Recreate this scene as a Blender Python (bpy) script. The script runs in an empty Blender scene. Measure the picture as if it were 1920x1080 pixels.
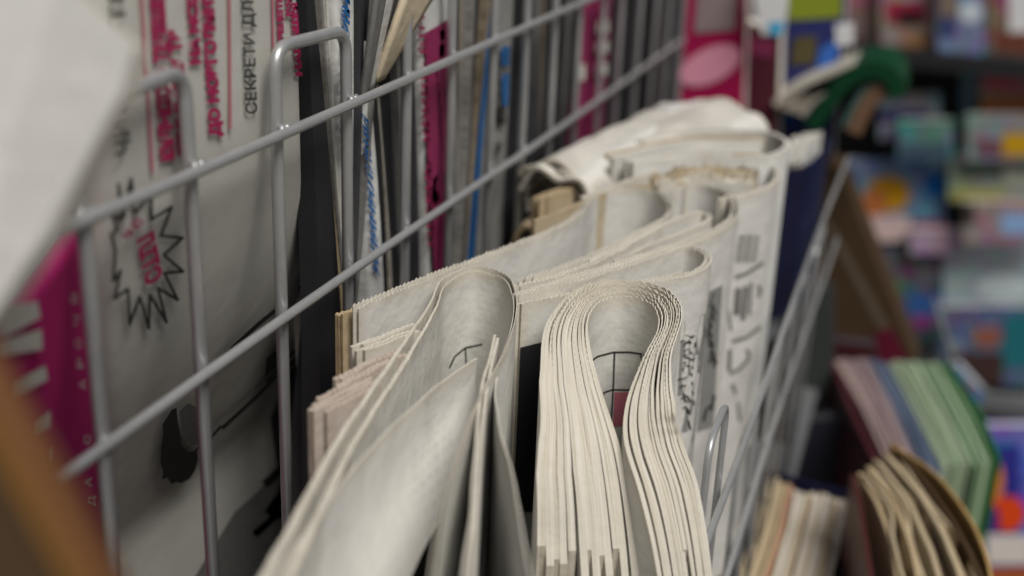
import bpy, math, random
import numpy as np
from mathutils import Vector, Matrix

# ------------------------------------------------------------------ camera, sky, sun, exposure
A = 0.24                                   # one working unit = 0.24 m (gap between lens and back wire panel)
OFF = np.array([0.0, 0.0, 1.45])           # the lens stands 1.45 m above the ground
FPX = 2330.0                               # focal length in photo pixels (1920 wide)
RX = np.array([0.94503682, 0.1490069, -0.29103669])
RY = np.array([0.32460249, -0.32078364, 0.88979272])
RZ = np.array([0.03922545, -0.93535811, -0.35152036])
RM = np.stack([RX, RY, RZ])                # photo axes (right, down, forward) -> world
MM = 0.001 / A

scene = bpy.context.scene
cam_data = bpy.data.cameras.new('camera')
cam = bpy.data.objects.new('camera', cam_data)
scene.collection.objects.link(cam)
cam_data.sensor_width = 36.0
cam_data.lens = FPX / 1920 * 36.0
cam_data.clip_start = 0.02
cam_data.clip_end = 200.0
cam_data.dof.use_dof = True
cam_data.dof.focus_distance = 2.30 * A
cam_data.dof.aperture_fstop = 4.2
cm = Matrix.Identity(4)
for i in range(3):
    cm[i][0] = RM[i][0]; cm[i][1] = -RM[i][1]; cm[i][2] = -RM[i][2]; cm[i][3] = OFF[i]
cam.matrix_world = cm
scene.camera = cam

world = bpy.data.worlds.new('World')
scene.world = world
world.use_nodes = True
wn = world.node_tree
bg = wn.nodes['Background']
sky = wn.nodes.new('ShaderNodeTexSky')
sky.sky_type = 'NISHITA'
sky.sun_disc = False
SUN_EL, SUN_AZ = math.radians(57), math.radians(132)    # azimuth clockwise from +Y
sky.sun_elevation = SUN_EL
sky.sun_rotation = SUN_AZ
sky.dust_density = 6.0
sky.air_density = 1.0
sky.ozone_density = 0.6
wn.links.new(sky.outputs[0], bg.inputs[0])
bg.inputs[1].default_value = 0.05
sun_data = bpy.data.lights.new('sun', 'SUN')
sun_data.energy = 4.6
sun_data.angle = math.radians(28)
sun_data.color = (1.0, 0.985, 0.95)
sun = bpy.data.objects.new('sun', sun_data)
scene.collection.objects.link(sun)
sd = Vector((math.sin(SUN_AZ) * math.cos(SUN_EL), math.cos(SUN_AZ) * math.cos(SUN_EL), math.sin(SUN_EL)))
sun.rotation_euler = sd.to_track_quat('Z', 'Y').to_euler()
sun.location = (2, -2, 5)
scene.view_settings.view_transform = 'Standard'
scene.view_settings.look = 'None'
scene.view_settings.exposure = -0.68
scene.view_settings.gamma = 1.0
scene.render.engine = 'CYCLES'
scene.cycles.use_denoising = True
scene.cycles.max_bounces = 8
scene.cycles.diffuse_bounces = 2

# ------------------------------------------------------------------ geometry helpers (working units, lens at 0,0,0)
def ray(px, py):
    return RM @ np.array([px - 960.0, py - 540.0, FPX])

def on(px, py, axis, val):
    r = ray(px, py)
    return r * (val / r[axis])

def onz(px, py, z): return on(px, py, 2, z)
def onx(px, py, x): return on(px, py, 0, x)
def ony(px, py, y): return on(px, py, 1, y)

def proj(P):
    c = np.asarray(P) @ RM
    return c[..., :2] / c[..., 2:3] * FPX + np.array([960.0, 540.0])

WLOC = {}
COL = scene.collection
MESH_MATS = {}

def thing(name, label, cat, base=(0, 0, 0), group=None, kind=None):
    o = bpy.data.objects.new(name, None)
    o.empty_display_size = 0.02
    COL.objects.link(o)
    loc = np.asarray(base, float) * A + OFF
    o.location = loc
    WLOC[o.name] = loc
    if label: o['label'] = label
    if cat: o['category'] = cat
    if group: o['group'] = group
    if kind: o['kind'] = kind
    return o

def obj(name, V, F, mat, parent=None, smooth=False, attrs=None, base=None):
    """V in working units; one mesh object, child of parent if given."""
    V = np.asarray(V, float) * A + OFF
    loc = WLOC[parent.name] if parent is not None else (np.asarray(base, float) * A + OFF if base is not None else np.zeros(3))
    me = bpy.data.meshes.new(name)
    V = V - loc
    if isinstance(F, np.ndarray):
        me.vertices.add(len(V)); me.vertices.foreach_set('co', V.ravel())
        k = F.shape[1]
        me.loops.add(F.size); me.loops.foreach_set('vertex_index', F.ravel().astype(np.int32))
        me.polygons.add(len(F)); me.polygons.foreach_set('loop_start', np.arange(0, F.size, k, dtype=np.int32))
        me.update(calc_edges=True)
    else:
        me.from_pydata([tuple(v) for v in V], [], F)
    if attrs:
        for an, (dom, ty, data) in attrs.items():
            at = me.attributes.new(an, ty, dom)
            key = 'value' if ty == 'FLOAT' else 'vector'
            at.data.foreach_set(key, np.asarray(data, float).ravel())
    me.polygons.foreach_set('use_smooth', [smooth] * len(me.polygons))
    me.materials.append(mat)
    me.validate(clean_customdata=False)
    me.update()
    o = bpy.data.objects.new(name, me)
    COL.objects.link(o)
    WLOC[o.name] = loc
    if parent is not None: o.parent = parent
    else: o.location = loc
    return o

def tag(o, label=None, cat=None, group=None, kind=None):
    if label: o['label'] = label
    if cat: o['category'] = cat
    if group: o['group'] = group
    if kind: o['kind'] = kind
    return o

class Geo:
    def __init__(s): s.v = []; s.f = []
    def add(s, V, F):
        b = len(s.v); s.v.extend([tuple(p) for p in V]); s.f.extend([tuple(i + b for i in f) for f in F])
        return s
    def box8(s, c):          # c: 4 bottom then 4 top corners
        return s.add(c, [(3, 2, 1, 0), (4, 5, 6, 7), (0, 1, 5, 4), (1, 2, 6, 5), (2, 3, 7, 6), (3, 0, 4, 7)])
    def box(s, lo, hi):
        x0, y0, z0 = lo; x1, y1, z1 = hi
        return s.box8([(x0, y0, z0), (x1, y0, z0), (x1, y1, z0), (x0, y1, z0), (x0, y0, z1), (x1, y0, z1), (x1, y1, z1), (x0, y1, z1)])
    def tube(s, pts, r, n=12):
        pts = [np.asarray(p, float) for p in pts]
        rings = []; up = None
        for i, p in enumerate(pts):
            t = pts[min(i + 1, len(pts) - 1)] - pts[max(i - 1, 0)]
            t = t / np.linalg.norm(t)
            if up is None:
                up = np.array([0, 0, 1.0]) if abs(t[2]) < .9 else np.array([1.0, 0, 0])
            u = up - t * (up @ t); u /= np.linalg.norm(u); up = u
            w = np.cross(t, u)
            rings.append([p + r * (math.cos(a) * u + math.sin(a) * w) for a in np.linspace(0, 2 * math.pi, n, endpoint=False)])
        V = [q for R in rings for q in R]
        F = []
        for i in range(len(rings) - 1):
            for j in range(n):
                a, b = i * n + j, i * n + (j + 1) % n
                F.append((a, b, b + n, a + n))
        F.append(tuple(range(n - 1, -1, -1))); F.append(tuple((len(rings) - 1) * n + j for j in range(n)))
        return s.add(V, F)
    def build(s, name, mat, parent=None, smooth=False, **k):
        return obj(name, s.v, s.f, mat, parent, smooth, **k)

def fillet(pts, rad, n=6):
    pts = [np.asarray(p, float) for p in pts]; out = [pts[0]]
    for i in range(1, len(pts) - 1):
        a, b, c = pts[i - 1], pts[i], pts[i + 1]
        u = (a - b) / np.linalg.norm(a - b); w = (c - b) / np.linalg.norm(c - b)
        p, q = b + u * rad, b + w * rad
        for k in range(n + 1):
            t = k / n
            out.append((1 - t) ** 2 * p + 2 * t * (1 - t) * b + t * t * q)
    out.append(pts[-1]); return out

def spline(pts, step):
    """centripetal Catmull-Rom through pts, resampled at equal steps"""
    P = [np.asarray(p, float) for p in pts]
    P = [2 * P[0] - P[1]] + P + [2 * P[-1] - P[-2]]
    out = []
    for i in range(1, len(P) - 2):
        p0, p1, p2, p3 = P[i - 1:i + 3]
        t0 = 0; t1 = t0 + np.linalg.norm(p1 - p0) ** .5 + 1e-9; t2 = t1 + np.linalg.norm(p2 - p1) ** .5 + 1e-9; t3 = t2 + np.linalg.norm(p3 - p2) ** .5 + 1e-9
        for t in np.linspace(t1, t2, 24, endpoint=False):
            a1 = (t1 - t) / (t1 - t0) * p0 + (t - t0) / (t1 - t0) * p1
            a2 = (t2 - t) / (t2 - t1) * p1 + (t - t1) / (t2 - t1) * p2
            a3 = (t3 - t) / (t3 - t2) * p2 + (t - t2) / (t3 - t2) * p3
            b1 = (t2 - t) / (t2 - t0) * a1 + (t - t0) / (t2 - t0) * a2
            b2 = (t3 - t) / (t3 - t1) * a2 + (t - t1) / (t3 - t1) * a3
            out.append((t2 - t) / (t2 - t1) * b1 + (t - t1) / (t2 - t1) * b2)
    out.append(P[-2])
    out = np.array(out)
    d = np.r_[0, np.cumsum(np.linalg.norm(np.diff(out, axis=0), axis=1))]
    n = max(8, int(d[-1] / step))
    s = np.linspace(0, d[-1], n + 1)
    return np.stack([np.interp(s, d, out[:, i]) for i in range(3)], 1), s

def wob(s, rng, wl, k=3):
    o = np.zeros_like(s)
    for i in range(k):
        o += math.sin(rng.uniform(0, 6.28)) * 0 + np.sin(s / wl * 6.283 * (0.6 + 0.7 * i) + rng.uniform(0, 6.28)) / (1 + i)
    return o / 1.6

# ------------------------------------------------------------------ materials
def mat(name, col, rough=.8, metal=0., noise=0., scale=40., spec=.3, bump=0.):
    m = bpy.data.materials.new(name); m.use_nodes = True
    nt = m.node_tree; b = nt.nodes['Principled BSDF']
    b.inputs['Base Color'].default_value = (*col, 1)
    b.inputs['Roughness'].default_value = rough
    b.inputs['Metallic'].default_value = metal
    b.inputs['Specular IOR Level'].default_value = spec
    if noise or bump:
        tc = nt.nodes.new('ShaderNodeTexCoord')
        nz = nt.nodes.new('ShaderNodeTexNoise'); nz.inputs['Scale'].default_value = scale; nz.inputs['Detail'].default_value = 5
        nt.links.new(tc.outputs['Object'], nz.inputs['Vector'])
        if noise:
            mx = nt.nodes.new('ShaderNodeMix'); mx.data_type = 'RGBA'
            mx.inputs['A'].default_value = (*[c * (1 - noise) for c in col], 1)
            mx.inputs['B'].default_value = (*[min(1, c * (1 + noise)) for c in col], 1)
            nt.links.new(nz.outputs['Fac'], mx.inputs['Factor'])
            nt.links.new(mx.outputs['Result'], b.inputs['Base Color'])
        if bump:
            bp = nt.nodes.new('ShaderNodeBump'); bp.inputs['Strength'].default_value = bump; bp.inputs['Distance'].default_value = .001
            nt.links.new(nz.outputs['Fac'], bp.inputs['Height']); nt.links.new(bp.outputs['Normal'], b.inputs['Normal'])
    return m

def paper(name, col, edge, edge_w=.004, mottled=.06, show=0.10, wave=.42):
    """newsprint: fibre mottling, faint show-through columns, aged rim along the cut edge (attribute 'rim' = metres from it)"""
    m = bpy.data.materials.new(name); m.use_nodes = True
    nt = m.node_tree; b = nt.nodes['Principled BSDF']; L = nt.links.new
    b.inputs['Roughness'].default_value = .88
    b.inputs['Specular IOR Level'].default_value = .12
    tc = nt.nodes.new('ShaderNodeTexCoord')
    n1 = nt.nodes.new('ShaderNodeTexNoise'); n1.inputs['Scale'].default_value = 28; n1.inputs['Detail'].default_value = 6
    n2 = nt.nodes.new('ShaderNodeTexNoise'); n2.inputs['Scale'].default_value = 900; n2.inputs['Detail'].default_value = 3
    L(tc.outputs['Object'], n1.inputs['Vector']); L(tc.outputs['Object'], n2.inputs['Vector'])
    mx = nt.nodes.new('ShaderNodeMix'); mx.data_type = 'RGBA'
    mx.inputs['A'].default_value = (*[c * (1 - mottled * 1.6) for c in col], 1); mx.inputs['B'].default_value = (*[min(1, c * (1 + mottled)) for c in col], 1)
    L(n1.outputs['Fac'], mx.inputs['Factor'])
    # show-through of the print on the other side: lines of text in columns
    at = nt.nodes.new('ShaderNodeAttribute'); at.attribute_name = 'suv'
    sp = nt.nodes.new('ShaderNodeSeparateXYZ'); L(at.outputs['Vector'], sp.inputs[0])
    br = nt.nodes.new('ShaderNodeTexBrick')
    br.inputs['Scale'].default_value = 1.0; br.inputs['Brick Width'].default_value = .006; br.inputs['Row Height'].default_value = .0034
    br.inputs['Mortar Size'].default_value = .0011; br.inputs['Mortar Smooth'].default_value = .4
    br.inputs['Color1'].default_value = (0, 0, 0, 1); br.inputs['Color2'].default_value = (.5, .5, .5, 1); br.inputs['Mortar'].default_value = (1, 1, 1, 1)
    L(at.outputs['Vector'], br.inputs['Vector'])
    n3 = nt.nodes.new('ShaderNodeTexNoise'); n3.inputs['Scale'].default_value = 24; n3.inputs['Detail'].default_value = 0
    L(at.outputs['Vector'], n3.inputs['Vector'])
    gate = nt.nodes.new('ShaderNodeMapRange'); gate.inputs['From Min'].default_value = .5; gate.inputs['From Max'].default_value = .56
    gate.inputs['To Min'].default_value = 0; gate.inputs['To Max'].default_value = show
    L(n3.outputs['Fac'], gate.inputs['Value'])
    inv = nt.nodes.new('ShaderNodeMath'); inv.operation = 'SUBTRACT'; inv.inputs[0].default_value = 1; L(br.outputs['Color'], inv.inputs[1])
    mu = nt.nodes.new('ShaderNodeMath'); mu.operation = 'MULTIPLY'; L(inv.outputs[0], mu.inputs[0]); L(gate.outputs[0], mu.inputs[1])
    m2 = nt.nodes.new('ShaderNodeMix'); m2.data_type = 'RGBA'; L(mu.outputs[0], m2.inputs['Factor']); L(mx.outputs['Result'], m2.inputs['A'])
    m2.inputs['B'].default_value = (.12, .11, .11, 1)
    # aged rim
    ra = nt.nodes.new('ShaderNodeAttribute'); ra.attribute_name = 'rim'
    n4 = nt.nodes.new('ShaderNodeTexNoise'); n4.inputs['Scale'].default_value = 160; n4.inputs['Detail'].default_value = 4
    L(tc.outputs['Object'], n4.inputs['Vector'])
    ad = nt.nodes.new('ShaderNodeMath'); ad.operation = 'MULTIPLY_ADD'; L(n4.outputs['Fac'], ad.inputs[0]); ad.inputs[1].default_value = -.004; L(ra.outputs['Fac'], ad.inputs[2])
    mr = nt.nodes.new('ShaderNodeMapRange'); mr.inputs['From Min'].default_value = -.003; mr.inputs['From Max'].default_value = edge_w
    mr.inputs['To Min'].default_value = .6; mr.inputs['To Max'].default_value = 0
    L(ad.outputs[0], mr.inputs['Value'])
    m3 = nt.nodes.new('ShaderNodeMix'); m3.data_type = 'RGBA'; L(mr.outputs[0], m3.inputs['Factor']); L(m2.outputs['Result'], m3.inputs['A'])
    m3.inputs['B'].default_value = (*edge, 1)
    # the cut edge itself: a stack of page edges, streaked along the path (suv.z = metres across the section)
    cb = nt.nodes.new('ShaderNodeCombineXYZ')
    ml = nt.nodes.new('ShaderNodeMath'); ml.operation = 'MULTIPLY'; L(sp.outputs['Z'], ml.inputs[0]); ml.inputs[1].default_value = 2600
    ms = nt.nodes.new('ShaderNodeMath'); ms.operation = 'MULTIPLY'; L(sp.outputs['X'], ms.inputs[0]); ms.inputs[1].default_value = 14
    L(ml.outputs[0], cb.inputs['X']); L(ms.outputs[0], cb.inputs['Y'])
    n6 = nt.nodes.new('ShaderNodeTexNoise'); n6.inputs['Scale'].default_value = 1; n6.inputs['Detail'].default_value = 4
    L(cb.outputs[0], n6.inputs['Vector'])
    r6 = nt.nodes.new('ShaderNodeMapRange'); r6.inputs['From Min'].default_value = .42; r6.inputs['From Max'].default_value = .72; L(n6.outputs['Fac'], r6.inputs['Value'])
    m4 = nt.nodes.new('ShaderNodeMix'); m4.data_type = 'RGBA'; L(r6.outputs[0], m4.inputs['Factor'])
    m4.inputs['A'].default_value = (*[c * .75 + e * .25 for c, e in zip(col, edge)], 1); m4.inputs['B'].default_value = (*[e * .72 for e in edge], 1)
    lt = nt.nodes.new('ShaderNodeMath'); lt.operation = 'LESS_THAN'; L(ra.outputs['Fac'], lt.inputs[0]); lt.inputs[1].default_value = -.001
    m5 = nt.nodes.new('ShaderNodeMix'); m5.data_type = 'RGBA'; L(lt.outputs[0], m5.inputs['Factor']); L(m3.outputs['Result'], m5.inputs['A']); L(m4.outputs['Result'], m5.inputs['B'])
    le = nt.nodes.new('ShaderNodeMath'); le.operation = 'LESS_THAN'; L(ra.outputs['Fac'], le.inputs[0]); le.inputs[1].default_value = -.004
    n7 = nt.nodes.new('ShaderNodeMath'); n7.operation = 'MULTIPLY_ADD'; L(r6.outputs[0], n7.inputs[0]); n7.inputs[1].default_value = .5; n7.inputs[2].default_value = .38
    n8 = nt.nodes.new('ShaderNodeMath'); n8.operation = 'MULTIPLY'; L(n7.outputs[0], n8.inputs[0]); L(le.outputs[0], n8.inputs[1])
    m6 = nt.nodes.new('ShaderNodeMix'); m6.data_type = 'RGBA'; L(n8.outputs[0], m6.inputs['Factor']); L(m5.outputs['Result'], m6.inputs['A']); m6.inputs['B'].default_value = (*[q * .55 for q in edge], 1)
    L(m6.outputs['Result'], b.inputs['Base Color'])
    n5 = nt.nodes.new('ShaderNodeTexNoise'); n5.inputs['Scale'].default_value = 60; n5.inputs['Detail'].default_value = 3
    L(tc.outputs['Object'], n5.inputs['Vector'])
    b1 = nt.nodes.new('ShaderNodeBump'); b1.inputs['Strength'].default_value = wave; b1.inputs['Distance'].default_value = .004
    L(n5.outputs['Fac'], b1.inputs['Height'])
    b2 = nt.nodes.new('ShaderNodeBump'); b2.inputs['Strength'].default_value = .15; b2.inputs['Distance'].default_value = .0004
    L(n2.outputs['Fac'], b2.inputs['Height']); L(b1.outputs['Normal'], b2.inputs['Normal'])
    L(b2.outputs['Normal'], b.inputs['Normal'])
    return m

M = {}
M['news'] = paper('newsprint', (.67, .655, .61), (.60, .53, .40))
M['news_cream'] = paper('newsprint_cream', (.69, .675, .62), (.56, .48, .34), edge_w=.005)
M['news_grey'] = paper('newsprint_grey', (.56, .55, .52), (.52, .46, .35))
M['news_marks'] = paper('newsprint_with_marks', (.56, .535, .48), (.60, .53, .40), show=.45)
M['news_white'] = paper('newsprint_white', (.70, .70, .67), (.62, .57, .47))
M['news_pink'] = paper('newsprint_pinkish', (.54, .47, .42), (.52, .42, .32))
M['news_tan'] = paper('newsprint_tan', (.53, .45, .32), (.45, .34, .2))
M['edge_grey'] = paper('page_edges_grey', (.27, .265, .25), (.2, .19, .17))
M['edge_tan'] = paper('page_edges_tan', (.36, .30, .22), (.28, .22, .15))
M['news_old'] = paper('old_pages', (.52, .42, .28), (.42, .30, .16))
M['cover_news'] = paper('cover_newsprint', (.55, .54, .49), (.52, .49, .42), show=.03, wave=.1)
M['ink'] = mat('black_ink', (.035, .033, .03), .8, noise=.3, scale=300)
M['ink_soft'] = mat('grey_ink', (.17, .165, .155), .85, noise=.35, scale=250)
M['ink_tone'] = mat('halftone_grey_ink', (.25, .247, .23), .85, noise=.3, scale=200)
M['magenta'] = mat('magenta_ink', (.27, .022, .095), .75, noise=.2, scale=60)
M['magenta_cover'] = mat('magenta_cover_ink', (.46, .018, .15), .7, noise=.12, scale=60)
M['magenta_dim'] = mat('magenta_red_ink', (.36, .015, .09), .75, noise=.2, scale=200)
M['pinkline'] = mat('pink_line_ink', (.5, .16, .2), .8)
M['blue_ink'] = mat('blue_ink', (.02, .13, .36), .7, noise=.15, scale=120)
M['white_ink'] = mat('unprinted_paper', (.58, .56, .5), .85, noise=.08)
M['wire'] = mat('grey_painted_wire', (.47, .475, .475), .34, metal=.5, noise=.12, scale=120, spec=.5, bump=.12)
M['dark'] = mat('dark_print_and_gap_shade', (.022, .022, .024), .6, noise=.3)  # near black for print, boards and the shade painted in gaps
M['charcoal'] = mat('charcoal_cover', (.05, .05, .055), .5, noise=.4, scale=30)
M['navy'] = mat('navy_cover', (.006, .007, .03), .45, noise=.2)
M['blue'] = mat('blue_cover', (.009, .012, .052), .45, noise=.2)
M['board'] = mat('dark_brown_board', (.035, .03, .028), .85, noise=.3)
M['kraft'] = mat('brown_cardboard', (.06, .034, .015), .85, noise=.15, scale=25)
M['kraft_light'] = mat('pale_cardboard_edge', (.12, .09, .06), .85, noise=.2)
M['orange_board'] = mat('orange_brown_card', (.16, .066, .022), .6, noise=.15, scale=20)
M['orange_edge_lit'] = mat('golden_card_edge_lit', (.20, .095, .018), .6, noise=.15)  # lighter tone paints the light caught along the card edge
M['ground'] = mat('ground_paving', (.13, .125, .12), .9, noise=.3, scale=4)
M['steel'] = mat('grey_shelf_steel', (.17, .175, .18), .5, metal=.2)

# ------------------------------------------------------------------ sheets of paper following a path
class Layer: pass

def sheet_mesh(P, N, t, D, rows, serr, lean, bulge, wobd, rng, s, win=None):
    """P: path (n,3), N: side normals, rows: fractions of depth. Returns Layer with front/back grids."""
    n = len(P)
    z = np.zeros(n)
    if serr:
        k = np.arange(n)
        z = serr * MM * (((k % 2) * 2 - 1) * .5 * np.array([rng.uniform(.15, 1.5) for _ in range(n)]))
        z += serr * MM * .35 * wob(s, rng, 18 * MM)
        if win is not None: z *= win
    rows = np.asarray(rows)
    Dn = np.full(n, D) if np.isscalar(D) else np.asarray(D)
    mid = np.zeros((len(rows), n, 3)); dep = np.zeros((len(rows), n))
    ph = rng.uniform(0, 6.28)
    for i, r in enumerate(rows):
        d = r * Dn
        q = P.copy()
        q[:, 2] += z * (1 if r == 0 else max(0, 1 - r * 200)) - d
        q += np.asarray(lean)[None, :] * d[:, None]
        b = bulge * math.sin(math.pi * min(1, r)) + wobd * math.sin(r * 5 + ph) * r
        q += N * (b)
        mid[i] = q; dep[i] = d
    return mid, dep

def ribbon(parent, pts, z, H, n=1, sp=1.2, t=.8, side=1, serr=.7, seed=0, lean=(0, 0, 0), bulge=0., fan=None, m='news', step=1.4,
           endjit=3., topjit=.5, wav=.35, name='sheet', rows=None, hfun=None, per_layer=None, edge_end=True, rise=0., swin=None, irr=0., droop=0.):
    """nested sheets standing on edge. pts: photo points (px,py) or (px,py,z). sp,t in mm. Layers grow towards `side` normals."""
    rng = random.Random(seed)
    base = [onz(p[0], p[1], p[2] if len(p) > 2 else z) for p in pts]
    layers = []
    P0, s0 = spline(base, step * MM)
    cum = 0.
    for k in range(n):
        P, s = P0, s0
        if k: cum += 1 + rng.uniform(-irr, irr)
        T = np.gradient(P, axis=0); T[:, 2] = 0; T /= np.linalg.norm(T, axis=1)[:, None]
        N = np.stack([-T[:, 1], T[:, 0], np.zeros(len(T))], 1) * side
        u = s / s[-1]
        f = np.ones(len(s)) if fan is None else np.interp(u, [q[0] for q in fan], [q[1] for q in fan])
        o = (cum * sp * f + wav * sp * wob(s, rng, s[-1] * .45) * (0 if k == 0 and n > 1 else 1) * np.minimum(1, f)) * MM
        P = P + N * o[:, None]
        P = P.copy(); P[:, 2] += (k * rise + rng.uniform(-topjit, topjit) + .35 * wob(s, rng, 60 * MM)) * MM
        if droop: P[:, 2] -= droop * np.maximum(0, 1 - np.minimum(s, s[-1] - s) / .17) ** 2.2
        a = int(abs(rng.gauss(0, endjit)) / step); b = int(abs(rng.gauss(0, endjit)) / step)
        e = len(P) - b
        P, N, s = P[a:e], N[a:e], s[a:e]
        rws = rows or [0, .008, .03, .08, .17, .3, .5, .75, 1.0]
        Dk = H if hfun is None else np.array([hfun(x) for x in s / s0[-1]])
        mid, dep = sheet_mesh(P, N, t, Dk, rws, serr, lean, bulge, rng.uniform(-.006, .006), rng, s, None if swin is None else np.interp(s / s0[-1], [q[0] for q in swin], [q[1] for q in swin]))
        nr, nc = dep.shape
        # true surface normals from grid
        gs = np.gradient(mid, axis=1); gd = np.gradient(mid, axis=0)
        nn = np.cross(gs, gd); nn /= np.linalg.norm(nn, axis=2)[:, :, None] + 1e-12
        sg = np.sign((nn * N[None]).sum()) or 1
        nn *= sg
        h = (t * .5 * MM * np.minimum(f[a:e], 4.5) * (1 + irr * rng.uniform(-.35, .2)) * (np.interp(f[a:e], [1.1, 2.2], [.66, 1]) if fan is not None else 1))[None, :, None]
        fr = mid + nn * h; bk = mid - nn * h
        idx = np.arange(nr * nc).reshape(nr, nc)
        q1 = np.stack([idx[:-1, :-1], idx[1:, :-1], idx[1:, 1:], idx[:-1, 1:]], -1).reshape(-1, 4)
        Fs = [q1, q1[:, ::-1] + nr * nc]
        V = [fr.reshape(-1, 3), bk.reshape(-1, 3)]
        suv = np.stack([np.broadcast_to(s[None], (nr, nc)), dep, np.zeros((nr, nc))], -1) * A
        endd = np.minimum(s - s[0], s[-1] - s) if edge_end else np.full(nc, 1.)
        rim = np.minimum(dep, np.broadcast_to(endd[None], dep.shape)) * A
        SU = [suv.reshape(-1, 3)] * 2; RI = [rim.ravel()] * 2
        off = 2 * nr * nc
        def strip(a_, b_, su, rv):
            nonlocal off
            ac = np.linalg.norm(a_ - b_, axis=1) * A; sb = su.copy(); sb[:, 2] = ac + k * .01; su = su.copy(); su[:, 2] = k * .01
            m_ = len(a_); ii = np.arange(m_ - 1)
            V.append(np.concatenate([a_, b_])); Fs.append(np.stack([ii, ii + 1, ii + 1 + m_, ii + m_], -1) + off)
            SU.append(np.concatenate([su, sb])); RI.append(np.full(2 * m_, rv)); off += 2 * m_
        strip(fr[0], bk[0], suv[0], -.002); strip(fr[:, 0], bk[:, 0], suv[:, 0], -.006); strip(fr[:, -1], bk[:, -1], suv[:, -1], -.006); strip(fr[-1], bk[-1], suv[-1], -.002)
        mt = M[m] if isinstance(m, str) else m
        if per_layer and k in per_layer: mt = M[per_layer[k]]
        ob = obj(name, np.concatenate(V), np.concatenate(Fs), mt, parent, True,
                 attrs={'suv': ('POINT', 'FLOAT_VECTOR', np.concatenate(SU)), 'rim': ('POINT', 'FLOAT', np.concatenate(RI))})
        Lr = Layer(); Lr.mid = mid; Lr.nn = nn; Lr.h = np.broadcast_to(h, nn.shape); Lr.s = s; Lr.dep = dep; Lr.ob = ob; Lr.L = s0[-1]; Lr.parent = parent
        layers.append(Lr)
    return layers

# ---- flat print laid on a sheet
def locate(L, px, py, sgn, u0=0., u1=1.):
    G = L.mid + L.nn * (L.h * sgn)
    Q = proj(G)
    c0, c1 = int(u0 * (len(L.s) - 1)), int(u1 * (len(L.s) - 1)) + 1
    nr = Q.shape[0]
    best = None
    ss = np.linspace(0, 1, 9)
    Qs = Q[:, c0:c1]
    # refine rows linearly
    rr = np.linspace(0, nr - 1, (nr - 1) * 8 + 1)
    i0 = np.minimum(rr.astype(int), nr - 2); fr = (rr - i0)[:, None, None]
    Qf = Qs[i0] * (1 - fr) + Qs[i0 + 1] * fr
    d = (Qf[..., 0] - px) ** 2 + (Qf[..., 1] - py) ** 2
    k = np.unravel_index(np.argmin(d), d.shape)
    cr = np.array([k[1] + c0, rr[k[0]]], float)
    f = lambda v: proj(surf(L, v[0], v[1], sgn, 0.))
    for _ in range(5):
        e = np.array([px, py]) - f(cr)
        if abs(e).max() < .15: break
        h = .15; J = np.stack([(f(cr + [h, 0]) - f(cr - [h, 0])) / (2 * h), (f(cr + [0, h]) - f(cr - [0, h])) / (2 * h)], 1)
        try: d_ = np.linalg.solve(J, e)
        except np.linalg.LinAlgError: break
        cr = cr + np.clip(d_, -1.5, 1.5)
        cr[0] = min(max(cr[0], c0 + .01), c1 - .99); cr[1] = min(max(cr[1], 0), nr - 1.01)
    return cr

def surf(L, c, r, sgn, lift=.25):
    nr, nc = L.dep.shape
    c = min(max(c, 0), nc - 1.001); r = min(max(r, 0), nr - 1.001)
    i, j = int(r), int(c); fr, fc = r - i, c - j
    def lerp(a): return (a[i, j] * (1 - fc) + a[i, j + 1] * fc) * (1 - fr) + (a[i + 1, j] * (1 - fc) + a[i + 1, j + 1] * fc) * fr
    return lerp(L.mid) + lerp(L.nn) * sgn * (lerp(L.h) + lift * MM)

def stroke_pts(P, w, closed=False):
    """P (n,2) -> left and right offsets"""
    P = np.asarray(P, float)
    T = np.gradient(P, axis=0)
    if closed: T[0] = P[1] - P[-2]; T[-1] = T[0]
    T /= np.linalg.norm(T, axis=1)[:, None] + 1e-9
    N = np.stack([-T[:, 1], T[:, 0]], 1)
    w = np.asarray(w) if not np.isscalar(w) else np.full(len(P), w)
    return P + N * w[:, None] / 2, P - N * w[:, None] / 2

def dense(P, st=6.):
    P = np.asarray(P, float); out = [P[0]]
    for a, b in zip(P[:-1], P[1:]):
        n = max(1, int(np.linalg.norm(b - a) / st))
        for k in range(1, n + 1): out.append(a + (b - a) * k / n)
    return np.array(out)

def print_on_sheet(L, strokes, matn, sgn, u0=0., u1=1., name='print', st=5., fills=(), lift=.25):
    g = Geo()
    def pt(q): 
        c, r = locate(L, q[0], q[1], sgn, u0, u1); return surf(L, c, r, sgn, lift)
    for P, w in strokes:
        a, b = stroke_pts(dense(P, st), w)
        V = [pt(q) for q in a] + [pt(q) for q in b]; n = len(a)
        g.add(V, [(i, i + 1, i + 1 + n, i + n) for i in range(n - 1)])
    for quad in fills:                 # quads in px, gridded
        q = np.asarray(quad, float); nx = ny = 8
        V = []
        for j in range(ny + 1):
            for i in range(nx + 1):
                a, b = i / nx, j / ny
                V.append(pt((1 - b) * ((1 - a) * q[0] + a * q[1]) + b * ((1 - a) * q[3] + a * q[2])))
        g.add(V, [(j * (nx + 1) + i, j * (nx + 1) + i + 1, (j + 1) * (nx + 1) + i + 1, (j + 1) * (nx + 1) + i) for j in range(ny) for i in range(nx)])
    o = g.build(name, M[matn], L.parent)
    if len(strokes) > 4: o['kind'] = 'stuff'
    return o

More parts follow.
